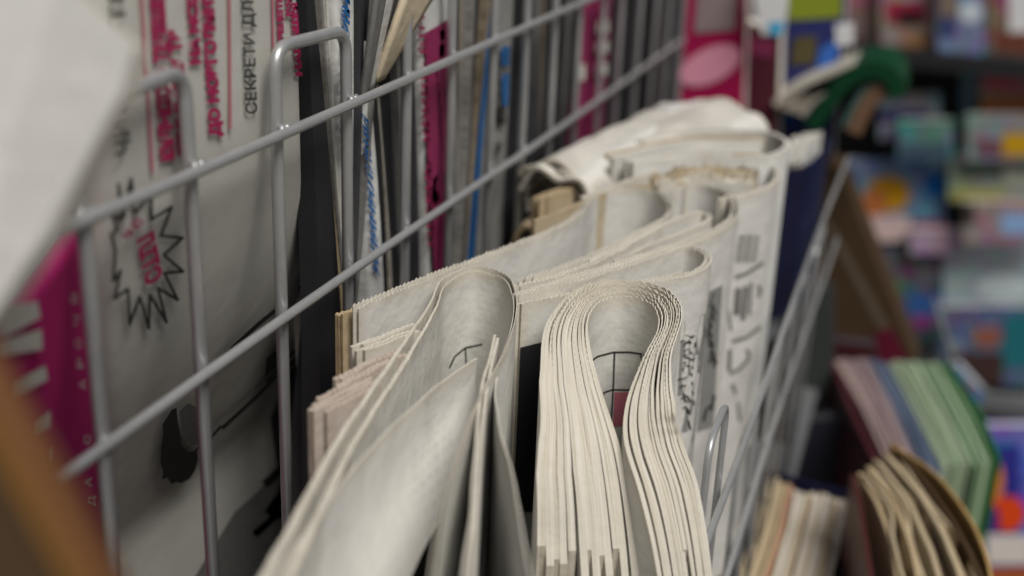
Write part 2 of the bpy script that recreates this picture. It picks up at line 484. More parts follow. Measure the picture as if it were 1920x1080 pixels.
# ---- flat print on a plane  (pl: function px,py -> point)
def print_flat(parent, pl, matn, strokes=(), polys=(), name='print'):
    if len(polys) + (1 if strokes else 0) > 1 or len(strokes) > 1:
        for st in strokes: print_flat(parent, pl, matn, [st], (), name)
        for p_ in polys: print_flat(parent, pl, matn, (), [p_], name)
        return
    g = Geo()
    for P, w in strokes:
        P = np.asarray(P, float)
        for a, b in zip(P[:-1], P[1:]):
            t = (b - a) / (np.linalg.norm(b - a) + 1e-9); n_ = np.array([-t[1], t[0]]) * w / 2; e = t * w * .35
            g.add([pl(*(a - e + n_)), pl(*(b + e + n_)), pl(*(b + e - n_)), pl(*(a - e - n_))], [(0, 1, 2, 3)])
    for P in polys:
        g.add([pl(*p) for p in P], [tuple(range(len(P)))])
    return g.build(name, M[matn] if isinstance(matn, str) else matn, parent)

def glyphs(body, shear=0., bold=.0):
    c = bpy.data.curves.new('lettering', 'FONT'); c.body = body; c.size = 1; c.shear = shear; c.offset = bold; c.resolution_u = 3
    o = bpy.data.objects.new('lettering', c); COL.objects.link(o)
    dg = bpy.context.evaluated_depsgraph_get(); me = o.evaluated_get(dg).to_mesh()
    V = np.array([v.co[:2] for v in me.vertices]) if len(me.vertices) else np.zeros((0, 2)); F = [tuple(p.vertices) for p in me.polygons]
    o.evaluated_get(dg).to_mesh_clear(); bpy.data.objects.remove(o); bpy.data.curves.remove(c)
    return V, F

def text_flat(parent, pl, body, p0, p1, up, matn, shear=0., bold=0.012, name='lettering'):
    """lettering from photo point p0 to p1 along its baseline; `up` = vector (px) of the cap height"""
    V, F = glyphs(body, shear, bold)
    x0, x1 = V[:, 0].min(), V[:, 0].max(); y1 = .73
    p0, p1, up = np.array(p0, float), np.array(p1, float), np.array(up, float)
    W3 = [pl(*(p0 + (p1 - p0) * (v[0] - x0) / (x1 - x0) + up * v[1] / y1)) for v in V]
    return obj(name, W3, F, M[matn], parent)

# ------------------------------------------------------------------ setting
g = Geo(); g.box((-60, -30, -1.45 / A - .2), (60, 80, -1.45 / A)); tag(g.build('ground', M['ground']), kind='structure')

# ------------------------------------------------------------------ the wire rack
rack = thing('wire_newspaper_rack', 'grey painted wire rack holding two tiers of newspapers', 'rack', (-.6, 2.5, -1.45 / A))
RU, RR = 2.7 * MM, 2.25 * MM
XB, XF = -1.0, -.26
YE = 5.25
def rail(x, z, y0, y1, r=RR, sag=0., name='rail', sd=0):
    rng = random.Random(sd); g = Geo()
    ys = np.linspace(y0, y1, 60)
    pts = [(x + .004 * math.sin(y * 2.1 + sd), y, z + .006 * math.sin(y * 1.7 + sd * 2)) for y in ys]
    g.tube(pts, r, 14); return g.build(name, M['wire'], rack, True)
rail(XB, -.499, .55, YE, sd=1); rail(XB, -.834, .55, YE, sd=2)
rail(XF, -1.225, .4, 5.1, r=1.8 * MM, sd=3); rail(XF, -1.56, .4, 5.1, r=1.8 * MM, sd=4)
YS = [1.29 + .2645 * i for i in range(-2, 16)]
def uploop(x, y0, y1, ztop, zbot, seed, ru=RU):
    rng = random.Random(seed); j = lambda a: rng.uniform(-a, a)
    xx = x - (RU + RR) * .93
    p = [(xx, y0 + j(.01), zbot), (xx + j(.006), y0, ztop + j(.01)), (xx + j(.006), y1, ztop + j(.01)), (xx, y1 + j(.01), zbot)]
    a = fillet(p, .05, 8)
    g = Geo(); g.tube(a, ru, 14); return g.build('upright_loop', M['wire'], rack, True)
for i in range(0, len(YS) - 1, 2):
    uploop(XB, YS[i], YS[i + 1], -.362 if i < 6 else -.27, -2.0, i)
for i in range(7):
    y = .99 + .529 * i
    uploop(XF, y, y + (.18 if i == 2 else .2645), -1.045 if i == 2 else -1.32, -2.35, 100 + i, 1.7 * MM)
# welds where rails cross the uprights
g = Geo()
for y in YS:
    for z in (-.499, -.834):
        if y < 3.2:
            c = np.array([XB - RR * .9, y, z])
            for a in range(2):
                g.tube([c + np.array([0, (-1) ** a * .014, .004]), c + np.array([0, (-1) ** a * .003, -.001])], RR * .62, 8)
tag(g.build('weld', M['wire'], rack, True), kind='stuff')
# floor rods and tray
g = Geo(); g.box((XB - .75, .3, -2.04), (XB, 5.4, -2.0)); g.build('upper_tray', M['steel'], rack)
g = Geo(); g.box((XB, .3, -2.39), (XF, 5.4, -2.35)); g.build('lower_tray', M['steel'], rack)
g = Geo(); g.box((XB - .80, .2, -2.4), (XB - .755, 5.6, .55)); g.build('back_board', M['board'], rack)

# ------------------------------------------------------------------ back tier: newspapers standing upright
XC = -1.062                                  # plane of their fronts
def seg(p, q, x):                            # line through two photo points on plane x -> y at any z
    a, b = onx(*p, x), onx(*q, x)
    return lambda z: a[1] + (b[1] - a[1]) * (z - a[2]) / (b[2] - a[2])

def rec(z):                                  # backward bow put into a cover's shape to shade it below its middle
    u = np.maximum((-.40 - np.asarray(z, float)) / .62, 0)
    return .15 * np.where(u < 1, u ** 2, 2 * np.minimum(u, 1.6) - 1)

def back_fold(name, label, left, right, m, zt=.12, zb=-1.98, x=XC, depth=.5, rad=.02, group='newspapers standing behind the back wire panel', nlay=3, cat='newspaper', zt2=None, gap=.016, skew=0., bow=0.):
    """folded newspaper, fold to the front: nested U sections"""
    yl0, yr0 = seg(*left, x), seg(*right, x)
    yl = lambda z: yl0(z) * (x - bow * rec(z)) / x if bow else yl0(z)
    yr = lambda z: yr0(z) * (x - bow * rec(z)) / x if bow else yr0(z)
    t = thing(name, label, cat, (x, (yl(-1) + yr(-1)) / 2, zb), group)
    rng = random.Random(hash(label) % 999 if False else len(label) * 7 + int(left[0][0]))
    for k in range(nlay):
        rows = np.linspace(0, 1, 40 if bow else 14); ring = []
        ins = k * gap
        for r in rows:
            z0 = zt - k * .01
            z = z0 + (zb - z0) * r
            a, b = yl(z) + ins, yr(z) - ins
            if b - a < .01: a, b = (a + b) / 2 - .005, (a + b) / 2 + .005
            rd = min(rad, (b - a) * .49)
            fx = x - ins + .006 * math.sin(r * 7 + k) - bow * float(rec(z))
            sec = fillet([(fx - depth, a + skew, z), (fx, a, z), (fx, b, z), (fx - depth, b + skew, z)], rd, 6)
            # subdivide the flat front a little for waviness
            ring.append(sec)
        ncol = len(ring[0])
        V = []
        if zt2 is not None:
            for i, sec in enumerate(ring):
                for p in sec:
                    pass
        zz = (lambda p, r: p)
        for i, sec in enumerate(ring):
            a, b = yl(sec[0][2]), yr(sec[0][2])
            for p in sec:
                q = np.array(p)
                if zt2 is not None:
                    u = (q[1] - a) / (b - a + 1e-9); q[2] += (1 - rows[i]) * zt2 * (u - .5)
                V.append(q)
        nr = len(ring); n0 = len(V)
        tt = .006
        cen = np.array([x - depth / 2, (yl(-1) + yr(-1)) / 2, 0])
        V2 = []
        for i, sec in enumerate(ring):
            a, b = yl(sec[0][2]), yr(sec[0][2])
            for j in range(ncol):
                q = V[i * ncol + j]; V2.append((max(q[0] - tt, x - depth - 1) if True else 0, q[1] + (tt if q[1] < (a + b) / 2 else -tt) * .8, q[2]))
        F = []
        for i in range(nr - 1):
            for j in range(ncol - 1):
                p = i * ncol + j
                F.append((p, p + ncol, p + ncol + 1, p + 1)); F.append((p + n0, p + 1 + n0, p + ncol + 1 + n0, p + ncol + n0))
        for j in range(ncol - 1):
            F.append((j, j + 1, j + 1 + n0, j + n0))
        rimv = []
        for i in range(nr):
            rimv += [rows[i] * (zt - zb) * A] * ncol
        su = np.array([(q[1] * A, q[2] * A, 0) for q in V])
        obj('sheet', list(V) + V2, F, M[m] if k == 0 else M['news_grey'], t, True,
            attrs={'rim': ('POINT', 'FLOAT', np.array(rimv * 2)), 'suv': ('POINT', 'FLOAT_VECTOR', np.concatenate([su, su]))})
    def pl(px, py):
        xx = x + .0115
        for _ in range(6 if bow else 1):
            P = onx(px, py, xx); xx = x + .0115 - bow * float(rec(P[2]))
        return onx(px, py, xx)
    return t, pl, yl, yr

def back_edges(name, label, left, right, n, m='news_grey', zt=.12, zb=-1.98, x=XC, depth=.45, seed=0, group='newspapers standing behind the back wire panel', fill=.72, cols=None, curve=0., cat='newspaper', drop=()):
    """unfolded edges of a stack of sheets facing the customer"""
    yl, yr = seg(*left, x), seg(*right, x)
    t = thing(name, label, cat, (x, (yl(-1) + yr(-1)) / 2, zb), group)
    rng = random.Random(seed)
    for k in range(n):
        if k in drop: continue
        rows = np.linspace(0, 1, 18)
        u = (k + .5) / n; w = fill / n
        fx = x + rng.uniform(-.03, 0.004); ph = rng.uniform(0, 6); am = rng.uniform(.1, .35) / max(n, 4)
        V = []; z0 = zt + rng.uniform(-.06, .03)
        dep = depth * rng.uniform(.8, 1)
        for r in rows:
            z = z0 + (zb - z0) * r
            a, b = yl(z), yr(z)
            c = a + (b - a) * (u + am * math.sin(r * 9 + ph) + curve * math.sin(r * math.pi) * (1 - u)); h = (b - a) * w / 2
            f2 = fx + .008 * math.sin(r * 6 + ph)
            V += [(f2 - dep, c - h, z), (f2, c - h, z), (f2, c + h, z), (f2 - dep, c + h, z)]
        nr = len(rows); F = []
        for i in range(nr - 1):
            for j in range(4):
                p, q = i * 4 + j, i * 4 + (j + 1) % 4
                F.append((p, p + 4, q + 4, q))
        F.append((0, 1, 2, 3)); F.append(((nr - 1) * 4 + 3, (nr - 1) * 4 + 2, (nr - 1) * 4 + 1, (nr - 1) * 4))
        mm = (cols[k % len(cols)] if cols else m)
        rim = np.array([-.002 if (i % 4) in (1, 2) else .02 for i in range(len(V))]); su = np.array(V) * A
        obj('sheet', V, F, M[mm], t, False, attrs={'rim': ('POINT', 'FLOAT', rim), 'suv': ('POINT', 'FLOAT_VECTOR', su[:, [0, 2, 1]])})
    return t

# big newspaper with the red advertisement
tb, pl, yl, yr = back_fold('newspaper', 'wide grey newspaper with red and black upright lettering and a starburst', ((196, 0), (222, 900)), ((566, 0), (586, 640)), 'cover_news', depth=.35, rad=.05, nlay=5, bow=1.)
R90 = lambda w: (-w, 0)
text_flat(tb, pl, 'КИЛЬКІСТЬ ТЕЛЕШЕН', (326, 300), (305, -30), (-24, 3), 'magenta_dim', bold=.075)
text_flat(tb, pl, 'ПРОДАЖУ ТВ', (358, 290), (337, 52), (-22, 3), 'magenta_dim', bold=.075)
text_flat(tb, pl, 'НА NCS І', (376, 120), (368, -30), (-19, 2), 'magenta_dim', bold=.075)
text_flat(tb, pl, 'ДО НОВГОЛИНУ', (414, 256), (398, -25), (-20, 2), 'magenta_dim', bold=.075)
text_flat(tb, pl, 'СЕКРЕТИ ДЛЯ', (482, 213), (474, -20), (-21, 1), 'ink', bold=.02)
text_flat(tb, pl, 'ЧИТ', (246, 287), (240, 195), (-28, 6), 'ink', bold=.02)
text_flat(tb, pl, 'ТЕ', (236, 45), (230, -30), (-28, 4), 'ink', bold=.02)
print_flat(tb, pl, 'pinkline', strokes=[([(286, 320), (265, -20)], 6), ([(432, 240), (430, -20)], 5), ([(514, 190), (511, -20)], 4)], name='rule_line')
text_flat(tb, pl, 'РЕЦЕПТИ', (532, 76), (528, -20), (-10, 1), 'magenta_dim', bold=.075)
text_flat(tb, pl, 'ВЧИТЕЛЯМ', (548, 30), (545, -60), (-11, 1), 'magenta_dim', bold=.075)
text_flat(tb, pl, 'НАПИШИ', (566, 142), (556, 5), (-11, 1), 'magenta_dim', bold=.075)
star = [(222, 345), (232, 408), (246, 335), (253, 400), (268, 382), (284, 372), (284, 412), (322, 388), (301, 442), (342, 446), (307, 478), (343, 509), (308, 512), (333, 562), (296, 540), (312, 604), (281, 553), (279, 616), (262, 557), (243, 608), (240, 542), (215, 560), (226, 508), (212, 528), (216, 470), (209, 440), (219, 430), (210, 400), (226, 415), (222, 345)]
print_flat(tb, pl, 'ink', strokes=[(star, 6)], name='starburst')
text_flat(tb, pl, 'та Ю.', (236, 452), (272, 415), (-10, -12), 'magenta_dim', bold=.04)
text_flat(tb, pl, 'СТІЛ', (276, 538), (258, 450), (28, -18), 'magenta_dim', bold=.06)
print_flat(tb, pl, 'ink', strokes=[([(583, 500), (578, 520), (560, 540)], 4), ([(536, 566), (480, 612), (420, 668)], 8), ([(586, 640), (570, 662), (536, 688), (480, 745), (418, 802)], 7), ([(586, 622), (540, 672), (500, 715)], 5), ([(414, 800), (388, 828), (360, 850)], 5)], name='drawn_line')
print_flat(tb, pl, 'ink', polys=[[(316, 778), (322, 768), (331, 764), (333, 790), (338, 815), (340, 834), (352, 846), (370, 846), (372, 862), (366, 882), (356, 898), (340, 906), (330, 904), (322, 908), (314, 896), (304, 898), (306, 884), (301, 868), (302, 840), (306, 812), (305, 795)], [(500, 672), (536, 642), (536, 668), (496, 710)]], name='ink_drawing')
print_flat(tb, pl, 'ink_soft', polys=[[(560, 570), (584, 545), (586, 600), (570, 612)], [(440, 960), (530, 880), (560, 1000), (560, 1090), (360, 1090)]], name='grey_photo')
print_flat(tb, pl, 'ink_soft', polys=[[(336, 772), (352, 756), (372, 764), (384, 800), (380, 832), (352, 838), (342, 812)]], name='grey_wash')
print_flat(tb, pl, 'ink', strokes=[([(500, 905), (528, 878), (548, 872)], 16), ([(508, 960), (536, 920), (560, 900)], 22), ([(480, 1000), (520, 965), (556, 960)], 14)], name='brush_mark')

# magenta cover next to it
tm, plm, _, _ = back_fold('newspaper', 'magenta newspaper cover with white rays at the left end of the rack', ((-120, 600), (-90, 1000)), ((172, 445), (212, 1000)), 'magenta_cover', depth=.4, rad=.03, zt=-.60, zt2=.16, x=-1.045, bow=1.)
print_flat(tm, plm, 'white_ink', polys=[[(-60, 600), (70, 563), (76, 595), (10, 632)], [(0, 640), (78, 617), (80, 655), (0, 668)], [(30, 715), (85, 685), (90, 712), (25, 748)], [(68, 790), (95, 770), (96, 800), (70, 815)], [(94, 845), (102, 835), (100, 870)]], name='ray')
rngm = random.Random(5)
pp = [(140, 560), (144, 602), (147, 645), (150, 682), (155, 722), (157, 762), (164, 825), (166, 905), (172, 940), (176, 980)]
for ch, p in zip('ВЧОРА САД', pp):
    if ch != ' ':
        text_flat(tm, plm, ch, (p[0] + 6, p[1] + 8), (p[0] + 6, p[1] - 10), (-12, 0), 'white_ink')

# upright stacks further along
back_edges('newspaper', 'thin stack of grey page edges right beside the wide newspaper with red lettering', ((596, 0), (632, 480)), ((624, 0), (664, 480)), 5, 'news_grey', seed=1, depth=.08, cols=['news_grey', 'news_old', 'edge_grey', 'news_white', 'edge_tan'])
back_edges('newspaper', 'black sheet added as shade in the gap right of the wide newspaper', ((578, 0), (590, 480)), ((594, 0), (628, 480)), 1, seed=6, cols=['dark'], fill=.96, depth=.05)  # black sheet paints the dark space between the two stacks
back_edges('newspaper', 'black sheet added as shade in the gap between the two blue lettered folds', ((696, 180), (722, 560)), ((716, 180), (744, 560)), 1, seed=7, cols=['dark'], fill=.9, zt=-.42)  # another black sheet, painting the shade of this narrow gap
t2, pl2, _, _ = back_fold('newspaper', 'pale newspaper with slanted blue lettering behind the second wire loop', ((624, 0), (652, 480)), ((662, 0), (664, 480)), 'news_white', rad=.015, depth=.1)
text_flat(t2, pl2, 'ШИЛИНИМ', (652, 265), (656, -20), (-14, 0), 'blue_ink', shear=.4, bold=.04)
text_flat(t2, pl2, 'ИЛИ', (662, 325), (648, 255), (-9, 0), 'blue_ink', shear=.4, bold=.04)
back_edges('newspaper', 'dark bundle of folded pages leaning right behind the second wire loop', ((668, 0), (660, 480)), ((715, 0), (672, 480)), 5, 'charcoal', seed=2, depth=.1, cols=['charcoal', 'edge_grey', 'dark', 'ink_soft'])
t3, pl3, _, _ = back_fold('newspaper', 'narrow white newspaper fold with a column of slanted blue letters', ((674, 180), (694, 560)), ((697, 180), (722, 560)), 'news_white', zt=-.42, rad=.015, depth=.1)
text_flat(t3, pl3, 'ИЛИНИЛИШИ', (712, 520), (690, 210), (-11, 1), 'blue_ink', shear=.5, bold=.04)
back_edges('newspaper', 'brownish curled page edges between the blue lettering and the magenta newspaper', ((714, 180), (742, 560)), ((738, 180), (758, 560)), 3, seed=3, zt=-.40, cols=['news_old', 'news_grey', 'charcoal', 'news_old'], curve=.2)
back_edges('newspaper', 'dark grey stack standing just left of the magenta newspaper', ((738, 60), (762, 560)), ((776, 60), (788, 560)), 5, seed=4, cols=['charcoal', 'ink_soft', 'edge_grey', 'charcoal'])
t4, pl4, _, _ = back_fold('newspaper', 'bright magenta newspaper fold with a white lettered margin', ((778, 40), (806, 520)), ((846, 40), (836, 520)), 'news_white', rad=.015)
print_flat(t4, pl4, 'magenta', polys=[[(798, 62), (844, 34), (842, 280), (836, 500), (816, 520), (802, 300)]], name='magenta_panel')
text_flat(t4, pl4, 'ПІСЕНЬ · КРИВІ · ВІН', (814, 460), (796, 30), (-12, 0), 'magenta_dim', bold=.02)
print_flat(t4, pl4, 'white_ink', polys=[[(824, 58), (834, 54), (835, 72), (826, 78)], [(824, 84), (834, 82), (834, 104), (823, 108)], [(838, 62), (843, 60), (843, 80), (838, 80)], [(838, 130), (842, 128), (842, 145), (836, 146)], [(834, 168), (842, 160), (840, 220), (834, 225)], [(833, 260), (840, 256), (839, 284), (832, 290)], [(832, 320), (838, 316), (837, 345), (831, 347)], [(812, 335), (822, 325), (818, 350), (824, 372), (814, 390), (810, 365)], [(831, 370), (836, 366), (836, 385), (830, 385)]], name='white_motif')
text_flat(t4, pl4, 'сторінка', (828, 260), (822, 135), (-7, 0), 'pinkline')
# leaning flopped page in front of them
def flop(name, label, quad, x0, x1, m, th=.012, bow=.06, group=None, parent=None):
    """a bent page: quad of photo points (tl,tr,br,bl), x goes from x0 (top) to x1 (bottom)"""
    t = parent or thing(name, label, 'newspaper', onx(*quad[2], x1), group)
    q = np.asarray(quad, float); nu, nv = 6, 14; top = []; bot = []
    for j in range(nv + 1):
        for i in range(nu + 1):
            a, b = i / nu, j / nv
            p = (1 - b) * ((1 - a) * q[0] + a * q[1]) + b * ((1 - a) * q[3] + a * q[2])
            w = onx(p[0], p[1], x0 + (x1 - x0) * b - bow * math.sin(math.pi * b)); top.append(w); bot.append(w + np.array([-th, 0, 0]))
    n = len(top); id_ = lambda i, j: j * (nu + 1) + i; F = []
    for j in range(nv):
        for i in range(nu):
            F.append((id_(i, j), id_(i, j + 1), id_(i + 1, j + 1), id_(i + 1, j))); F.append((id_(i, j) + n, id_(i + 1, j) + n, id_(i + 1, j + 1) + n, id_(i, j + 1) + n))
    per = [id_(i, 0) for i in range(nu + 1)] + [id_(nu, j) for j in range(1, nv + 1)] + [id_(i, nv) for i in range(nu - 1, -1, -1)] + [id_(0, j) for j in range(nv - 1, 0, -1)]
    for a, b in zip(per, per[1:] + per[:1]): F.append((a, b, b + n, a + n))
    V = np.array(top + bot)
    obj('page', V, F, M[m], t, True, attrs={'rim': ('POINT', 'FLOAT', np.full(len(V), .05)), 'suv': ('POINT', 'FLOAT_VECTOR', V[:, [1, 2, 0]] * A)})
    return t
tl = flop('newspaper', 'folded beige newspaper flopping over to the right above the blue lettered folds', [(768, -30), (830, -30), (722, 148), (708, 155)], -1.0, -1.04, 'news_tan', bow=-.01)
for q, mm in (([(730, -30), (745, -30), (702, 165), (690, 175)], 'news_grey'), ([(745, -30), (766, -30), (708, 158), (700, 165)], 'charcoal'), ([(712, -30), (730, -30), (692, 175), (682, 190)], 'ink_soft')):
    flop('', '', q, -1.012, -1.048, mm, parent=tl, bow=-.004)
# more stacks towards the far end
specs = [(852, 880, 850, 868, ['edge_grey', 'charcoal', 'news_tan', 'edge_grey'], 5, 'grey and pinkish page edges beside the magenta newspaper fold'),
         (884, 905, 868, 880, ['edge_tan', 'edge_grey', 'charcoal', 'edge_tan', 'charcoal'], 5, 'beige page edges two stacks right of the magenta newspaper fold'),
         (908, 932, 884, 905, ['edge_tan', 'edge_grey', 'blue_ink'], 3, 'pale upright stack with a blue strip in it'),
         (975, 990, 965, 985, ['charcoal', 'dark'], 2, 'near black stack right of the bright blue lettered fold'),
         (1000, 1018, 988, 1006, ['charcoal', 'edge_grey'], 3, 'grey striped stack just behind the near black one'),
         (1022, 1040, 1010, 1024, ['edge_tan', 'charcoal', 'dark'], 3, 'yellowish single edge among dark stacks'),
         (1046, 1082, 1028, 1060, ['charcoal', 'dark', 'edge_grey'], 4, 'dark stack left of the two red striped folds'),
         (1164, 1184, 1140, 1160, ['charcoal', 'edge_grey', 'dark'], 3, 'grey stack right of the two red striped folds'),
         (1190, 1230, 1170, 1206, ['dark', 'charcoal', 'ink_soft'], 4, 'dim stack near the far end of the back wire panel'),
         (1234, 1290, 1212, 1264, ['dark', 'charcoal'], 4, 'black stack at the far end of the back wire panel')]
for i, (a, b, c, d, cols, n, lab) in enumerate(specs):
    back_edges('newspaper', lab, ((a, 0), (c, 330)), ((b, 0), (d, 330)), n, seed=20 + i, cols=cols)
t5, pl5, _, _ = back_fold('newspaper', 'grey newspaper fold with bright blue and black lettering at the middle of the row', ((932, 0), (915, 330)), ((962, 0), (950, 330)), 'edge_grey', rad=.015)
print_flat(t5, pl5, 'blue_ink', polys=[[(940, 88), (956, 86), (955, 122), (940, 124)], [(941, 140), (955, 136), (952, 200), (943, 202)]], name='blue_panel')
text_flat(t5, pl5, 'РАЙМА', (940, 232), (936, 95), (-12, 0), 'ink', bold=.03)
print_flat(t5, pl5, 'ink', polys=[[(925, 205), (948, 196), (948, 235), (930, 228)], [(930, 270), (940, 265), (938, 285), (929, 287)]], name='black_mark')
t6, pl6, _, _ = back_fold('newspaper', 'dark red newspaper fold, left one of the two far red folds', ((1086, 0), (1078, 230)), ((1112, 0), (1104, 230)), 'magenta', rad=.015)
print_flat(t6, pl6, 'white_ink', polys=[[(1083, 122), (1098, 120), (1097, 150), (1081, 152)]], name='pale_panel')
t7, pl7, _, _ = back_fold('newspaper', 'red and white banded newspaper fold, right one of the two far red folds', ((1120, 0), (1112, 230)), ((1146, 0), (1134, 230)), 'magenta', rad=.015)
print_flat(t7, pl7, 'white_ink', polys=[[(1120, 40), (1142, 38), (1141, 62), (1119, 64)], [(1119, 78), (1141, 76), (1140, 98), (1118, 100)], [(1118, 120), (1139, 118), (1138, 140), (1116, 142)]], name='white_band')

# ------------------------------------------------------------------ front tier
def paper_thing(label, p, z, H, name='newspaper', group='newspapers in the front wire basket', cat='newspaper'):
    b = onz(p[0], p[1], z); return thing(name, label, cat, (b[0], b[1], z - H), group)

# B: thick newspaper folded into an omega loop
H0 = 1.15
tB = paper_thing('thick newspaper with serrated cream pages folded into an omega loop, nearest in the middle', (1150, 620), -.85, H0)
pathB = [(1206, 985, -1.10), (1184, 925, -1.07), (1152, 820, -1.0), (1120, 720, -.93), (1102, 640, -.875), (1104, 590, -.855), (1125, 563, -.845), (1165, 553, -.845), (1210, 562, -.845), (1233, 585, -.85), (1234, 615, -.865), (1205, 675, -.90), (1176, 760, -.95), (1174, 820, -.99), (1202, 915, -1.05), (1262, 1050, -1.12)]
LB = ribbon(tB, pathB, -.85, H0, n=13, sp=.82, t=.8, side=1, serr=1.1, seed=11, droop=.13, irr=.4, rise=.38, m='news_cream', fan=[(0, 4.4), (.1, 4.0), (.2, 3.0), (.29, 2.1), (.36, 1.45), (.42, 1.1), (.5, 1.0), (.6, 1.0), (.67, 1.3), (.75, 2.0), (.82, 2.4), (.9, 2.5), (1, 2.3)], endjit=6, topjit=.8, wav=.45, swin=[(0, .1), (.2, .1), (.38, 1), (.66, 1), (.8, .1), (1, .1)])
inner = LB[0]
print_on_sheet(inner, [([(1090, 690), (1120, 668), (1150, 660), (1180, 660), (1205, 664)], 3.2), ([(1110, 742), (1150, 730), (1200, 732)], 3), ([(1152, 659), (1150, 720), (1145, 800)], 3.2)], 'ink', -1, .2, .7, 'puzzle_wheel')
print_on_sheet(inner, [([(1110, 700), (1117, 706), (1112, 716), (1118, 722)], 4)], 'ink', -1, .2, .7, 'sketch')
print_on_sheet(inner, [], 'pinkline', -1, .2, .7, 'pink_square', fills=[[(1152, 735), (1190, 735), (1180, 798), (1149, 800)]])

# A: loose newspaper at the left, folded at its far end, legs running towards the lens
tA = paper_thing('loose cream newspaper left of the omega loop, its rounded fold far and long legs near', (890, 600), -.85, .9)
pathA = [(470, 1130), (560, 965), (650, 802), (740, 672), (806, 572), (832, 525), (888, 503), (945, 514), (966, 548), (966, 600), (945, 665), (905, 735), (868, 830), (835, 950), (815, 1100)]
LA = ribbon(tA, pathA, -.85, .62, n=2, sp=1.3, t=.55, side=-1, serr=.6, seed=21, m='news_cream', fan=[(0, 5), (.25, 3.4), (.42, 1.8), (.5, 1.2), (.6, 1), (.8, 1.0), (1, 1.2)], endjit=3, topjit=1.2, rise=-1.5, hfun=lambda u: .62 if u < .55 else .62 - (u - .55) * .2)
ribbon(tA, [(935, 628), (915, 720), (902, 820), (893, 950), (882, 1100)], -.86, .5, n=2, sp=1.6, t=1.2, side=-1, seed=22, m='news_cream', topjit=1)
ribbon(tA, [(938, 680), (930, 740), (940, 810), (965, 920), (1000, 1100)], -.87, .62, n=1, sp=1.6, t=.6, side=-1, seed=23, m='news', topjit=1)
flapA = ribbon(tA, [(470, 1140), (560, 1015), (640, 905), (720, 812), (790, 745), (850, 698), (908, 660)], -.85, .15, n=1, t=.7, seed=24, m='news', serr=.3, lean=(.35, -.12, 0), bulge=.02, hfun=lambda u: .27 - .15 * u, edge_end=False, rows=[0, .02, .08, .2, .35, .5, .65, .8, .92, 1])
print_on_sheet(LA[-1], [([(842, 690), (852, 668), (872, 652), (905, 645)], 3)], 'ink', 1, .3, .75, 'puzzle_wheel')
print_on_sheet(LA[-1], [([(872, 652), (874, 690)], 2.6)], 'ink', 1, .3, .75, 'wheel_spoke')
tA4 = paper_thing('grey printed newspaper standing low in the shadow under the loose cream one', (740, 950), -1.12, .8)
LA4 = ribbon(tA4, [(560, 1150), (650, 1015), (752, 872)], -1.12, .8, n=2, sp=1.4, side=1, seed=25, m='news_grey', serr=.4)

tA5 = paper_thing('dark sheets added as the shade deep in the gap between the loose cream one and the omega loop', (820, 850), -1.10, .8)  # near black sheets added to paint the deep shade down here
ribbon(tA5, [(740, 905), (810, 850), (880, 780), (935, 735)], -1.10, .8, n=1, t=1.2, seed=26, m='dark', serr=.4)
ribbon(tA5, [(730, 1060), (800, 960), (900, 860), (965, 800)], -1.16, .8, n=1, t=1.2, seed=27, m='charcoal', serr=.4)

# F: three folded papers whose open ends show at the left
for pts, mm, n, lab, sd in (([(648, 652), (700, 634), (778, 604)], 'news_cream', 4, 'folded newspaper end peeping out lowest behind the loose cream one, topmost of the three', 31),
                            ([(608, 716), (690, 676), (742, 652)], 'news_pink', 4, 'pinkish folded newspaper with its blunt end in the middle of the three ends', 32),
                            ([(563, 762), (620, 736), (688, 702)], 'news_pink', 5, 'pinkish bundle of page ends nearest the grey upright, lowest of the three ends', 33)):
    t = paper_thing(lab, pts[0], -.85, 1.05)
    ribbon(t, pts, -.85, 1.05, n=n, sp=2.2, t=1.5, side=-1, serr=.6, seed=sd, m=mm, endjit=4, topjit=.8, wav=.2)

# C: long newspaper with a bulb shaped fold
tC = paper_thing('long white newspaper with a bulb shaped fold, its serrated edge along the lower wire', (960, 470), -.85, H0)
pathC = [(668, 578), (760, 541), (860, 502), (960, 464), (1045, 430), (1088, 402), (1122, 364), (1168, 355), (1222, 360), (1251, 378), (1244, 406), (1190, 436), (1110, 474), (1040, 502), (972, 526)]
LC = ribbon(tC, pathC, -.85, H0, n=3, sp=1.3, t=.55, side=1, serr=1.0, seed=41, m='news', fan=[(0, 1.4), (.5, .9), (.7, 1), (.85, 1.6), (1, 1.2)], endjit=5, topjit=.5)
ribbon(tC, [(641, 592), (690, 572), (760, 544)], -.87, H0, n=3, sp=1.6, t=1.1, side=1, serr=.6, seed=42, m='news_old', endjit=2)
ribbon(tC, [(1235, 424), (1170, 458), (1090, 498), (1010, 524), (960, 536)], -.853, H0, n=3, sp=1.2, t=.9, side=1, serr=.9, seed=43, m='news', endjit=5)

# D: big rounded fold behind it, with an inner fold
tD = paper_thing('white newspaper with the widest rounded fold, a smaller fold tucked inside it', (1360, 400), -.85, H0)
ribbon(tD, [(1003, 412), (1060, 390), (1130, 362), (1210, 344), (1290, 340)], -.852, H0, n=1, t=1.2, seed=50, m='news_tan', serr=.4)
LD = ribbon(tD, [(1262, 352), (1310, 349), (1350, 358), (1370, 378), (1366, 408), (1320, 438), (1240, 466), (1140, 498), (1040, 530), (960, 548)], -.85, H0, n=4, sp=1.5, t=.9, side=1, serr=.7, seed=51, m='news', endjit=4, fan=[(0, .7), (.35, 1), (.6, 1.4), (1, 1.2)])
ribbon(tD, [(1100, 492), (1190, 448), (1270, 408), (1318, 398), (1334, 408), (1312, 424), (1240, 452), (1150, 492)], -.853, H0, n=3, sp=1.0, t=.8, side=-1, serr=.6, seed=52, m='news', endjit=4)
